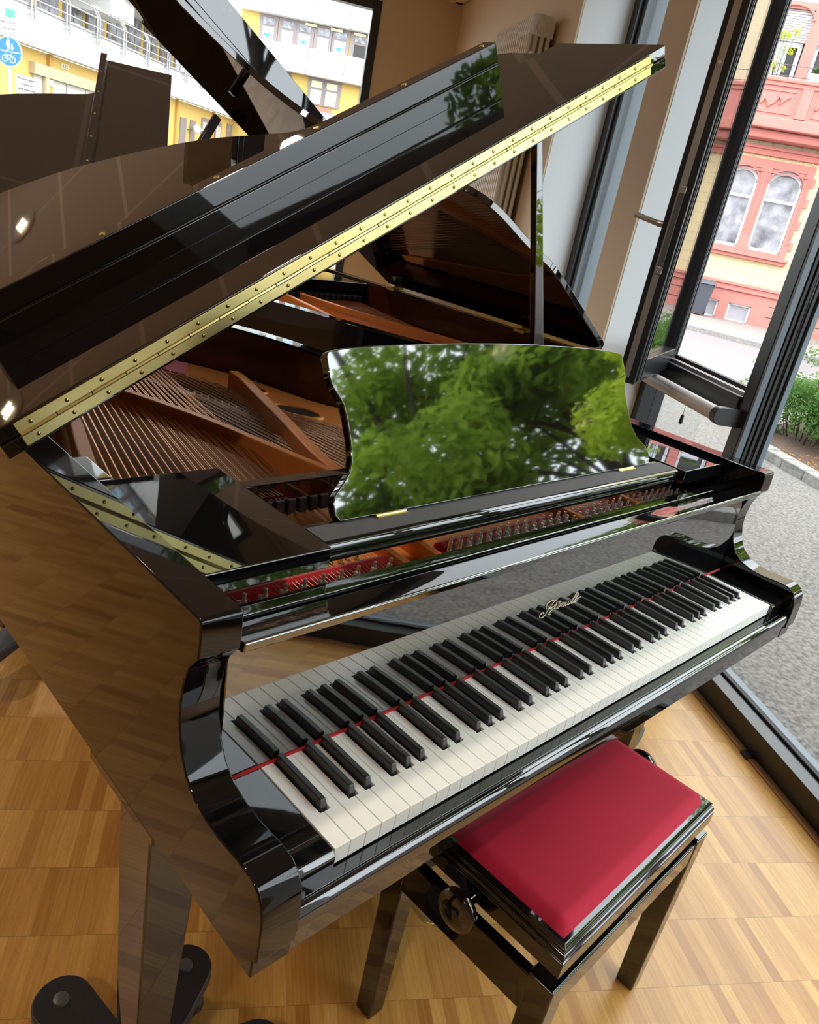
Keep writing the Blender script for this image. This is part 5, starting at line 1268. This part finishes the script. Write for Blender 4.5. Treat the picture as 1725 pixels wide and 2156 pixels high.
# ---------------------------------------------------------------- pedestrian and cycle path sign on its pole
SP = room_w(16.746, -4.886, 1.71+0.76)
SM = Matrix.Translation(SP) @ Matrix.Rotation(rad(57-90-16.3), 4, 'Z')   # the face looks back at the windows
sg = Thing('street_sign', (0, 0, -2.47), SM, 'round blue sign for walkers and cyclists on a grey pole with a white plate above', 'street sign')
def disc(r, y0, y1, cx=0, cz=0, a0=0, a1=360, n=40):
    return [(cx+r*math.cos(rad(a0+(a1-a0)*k/n)), cz+r*math.sin(rad(a0+(a1-a0)*k/n))) for k in range(n+(0 if a1-a0 == 360 else 1))]
q = MB(); q.tube([(0, 0.03, -2.47), (0, 0.03, 0.85)], 0.03, 10); sg.part('pole', q, 'galv')
q = MB(); q.prism(disc(0.25, 0, 0), -0.012, 0.0, axis='y'); fc = sg.part('sign_rim', q, 'signwhite')
q = MB(); q.prism(disc(0.235, 0, 0), -0.016, -0.012, axis='y'); sg.part('sign_face', q, 'signblue', parent=fc)
q = MB(); q.box(-0.232, 0.232, -0.019, -0.016, -0.007, 0.007)
q.prism(disc(0.022, 0, 0, -0.01, 0.205, n=14), -0.019, -0.016, axis='y')
q.prism([(-0.035, 0.18), (0.015, 0.18), (0.03, 0.09), (0.018, 0.085), (0.014, 0.03), (-0.002, 0.03), (-0.008, 0.085), (-0.018, 0.03), (-0.035, 0.03), (-0.030, 0.085), (-0.05, 0.10)], -0.019, -0.016, axis='y')
q.prism(disc(0.015, 0, 0, 0.065, 0.125, n=12), -0.019, -0.016, axis='y')
q.prism([(0.05, 0.108), (0.08, 0.108), (0.092, 0.06), (0.075, 0.022), (0.066, 0.06), (0.056, 0.022), (0.045, 0.06)], -0.019, -0.016, axis='y')
for cx in (-0.075, 0.075):
    for k in range(18):
        a0, a1 = 2*math.pi*k/18, 2*math.pi*(k+1)/18
        q.hexa([(cx+0.045*math.cos(a0), -0.016, -0.125+0.045*math.sin(a0)), (cx+0.045*math.cos(a1), -0.016, -0.125+0.045*math.sin(a1)), (cx+0.057*math.cos(a1), -0.016, -0.125+0.057*math.sin(a1)), (cx+0.057*math.cos(a0), -0.016, -0.125+0.057*math.sin(a0))],
               [(cx+0.045*math.cos(a0), -0.019, -0.125+0.045*math.sin(a0)), (cx+0.045*math.cos(a1), -0.019, -0.125+0.045*math.sin(a1)), (cx+0.057*math.cos(a1), -0.019, -0.125+0.057*math.sin(a1)), (cx+0.057*math.cos(a0), -0.019, -0.125+0.057*math.sin(a0))])
q.tube([(-0.075, -0.018, -0.125), (-0.035, -0.018, -0.06), (0.05, -0.018, -0.06), (0.0, -0.018, -0.135), (-0.075, -0.018, -0.125)], 0.006, 5)
q.tube([(0.0, -0.018, -0.135), (-0.045, -0.018, -0.045), (-0.06, -0.018, -0.045)], 0.006, 5); q.tube([(0.075, -0.018, -0.125), (0.045, -0.018, -0.03), (0.075, -0.018, -0.03)], 0.006, 5)
sg.part('pictogram', q, 'signwhite', parent=fc, label='white figures and bicycle')
q = MB(); q.box(-0.17, 0.16, -0.012, 0.0, 0.30, 0.54); pl_ = sg.part('upper_plate', q, 'signwhite', bevel=0.01)
q = MB(); q.box(-0.06, 0.12, -0.012, 0.0, 0.56, 0.68); gp_ = sg.part('green_plate', q, 'green', bevel=0.005)
for k, tx in enumerate(('Bitte bei Rückstau', 'Motor abstellen')):
    o = text_obj(tx, 0.038, (0.0, -0.015, 0.47-0.10*k+2.47), SM, 'signblack', parent=pl_)
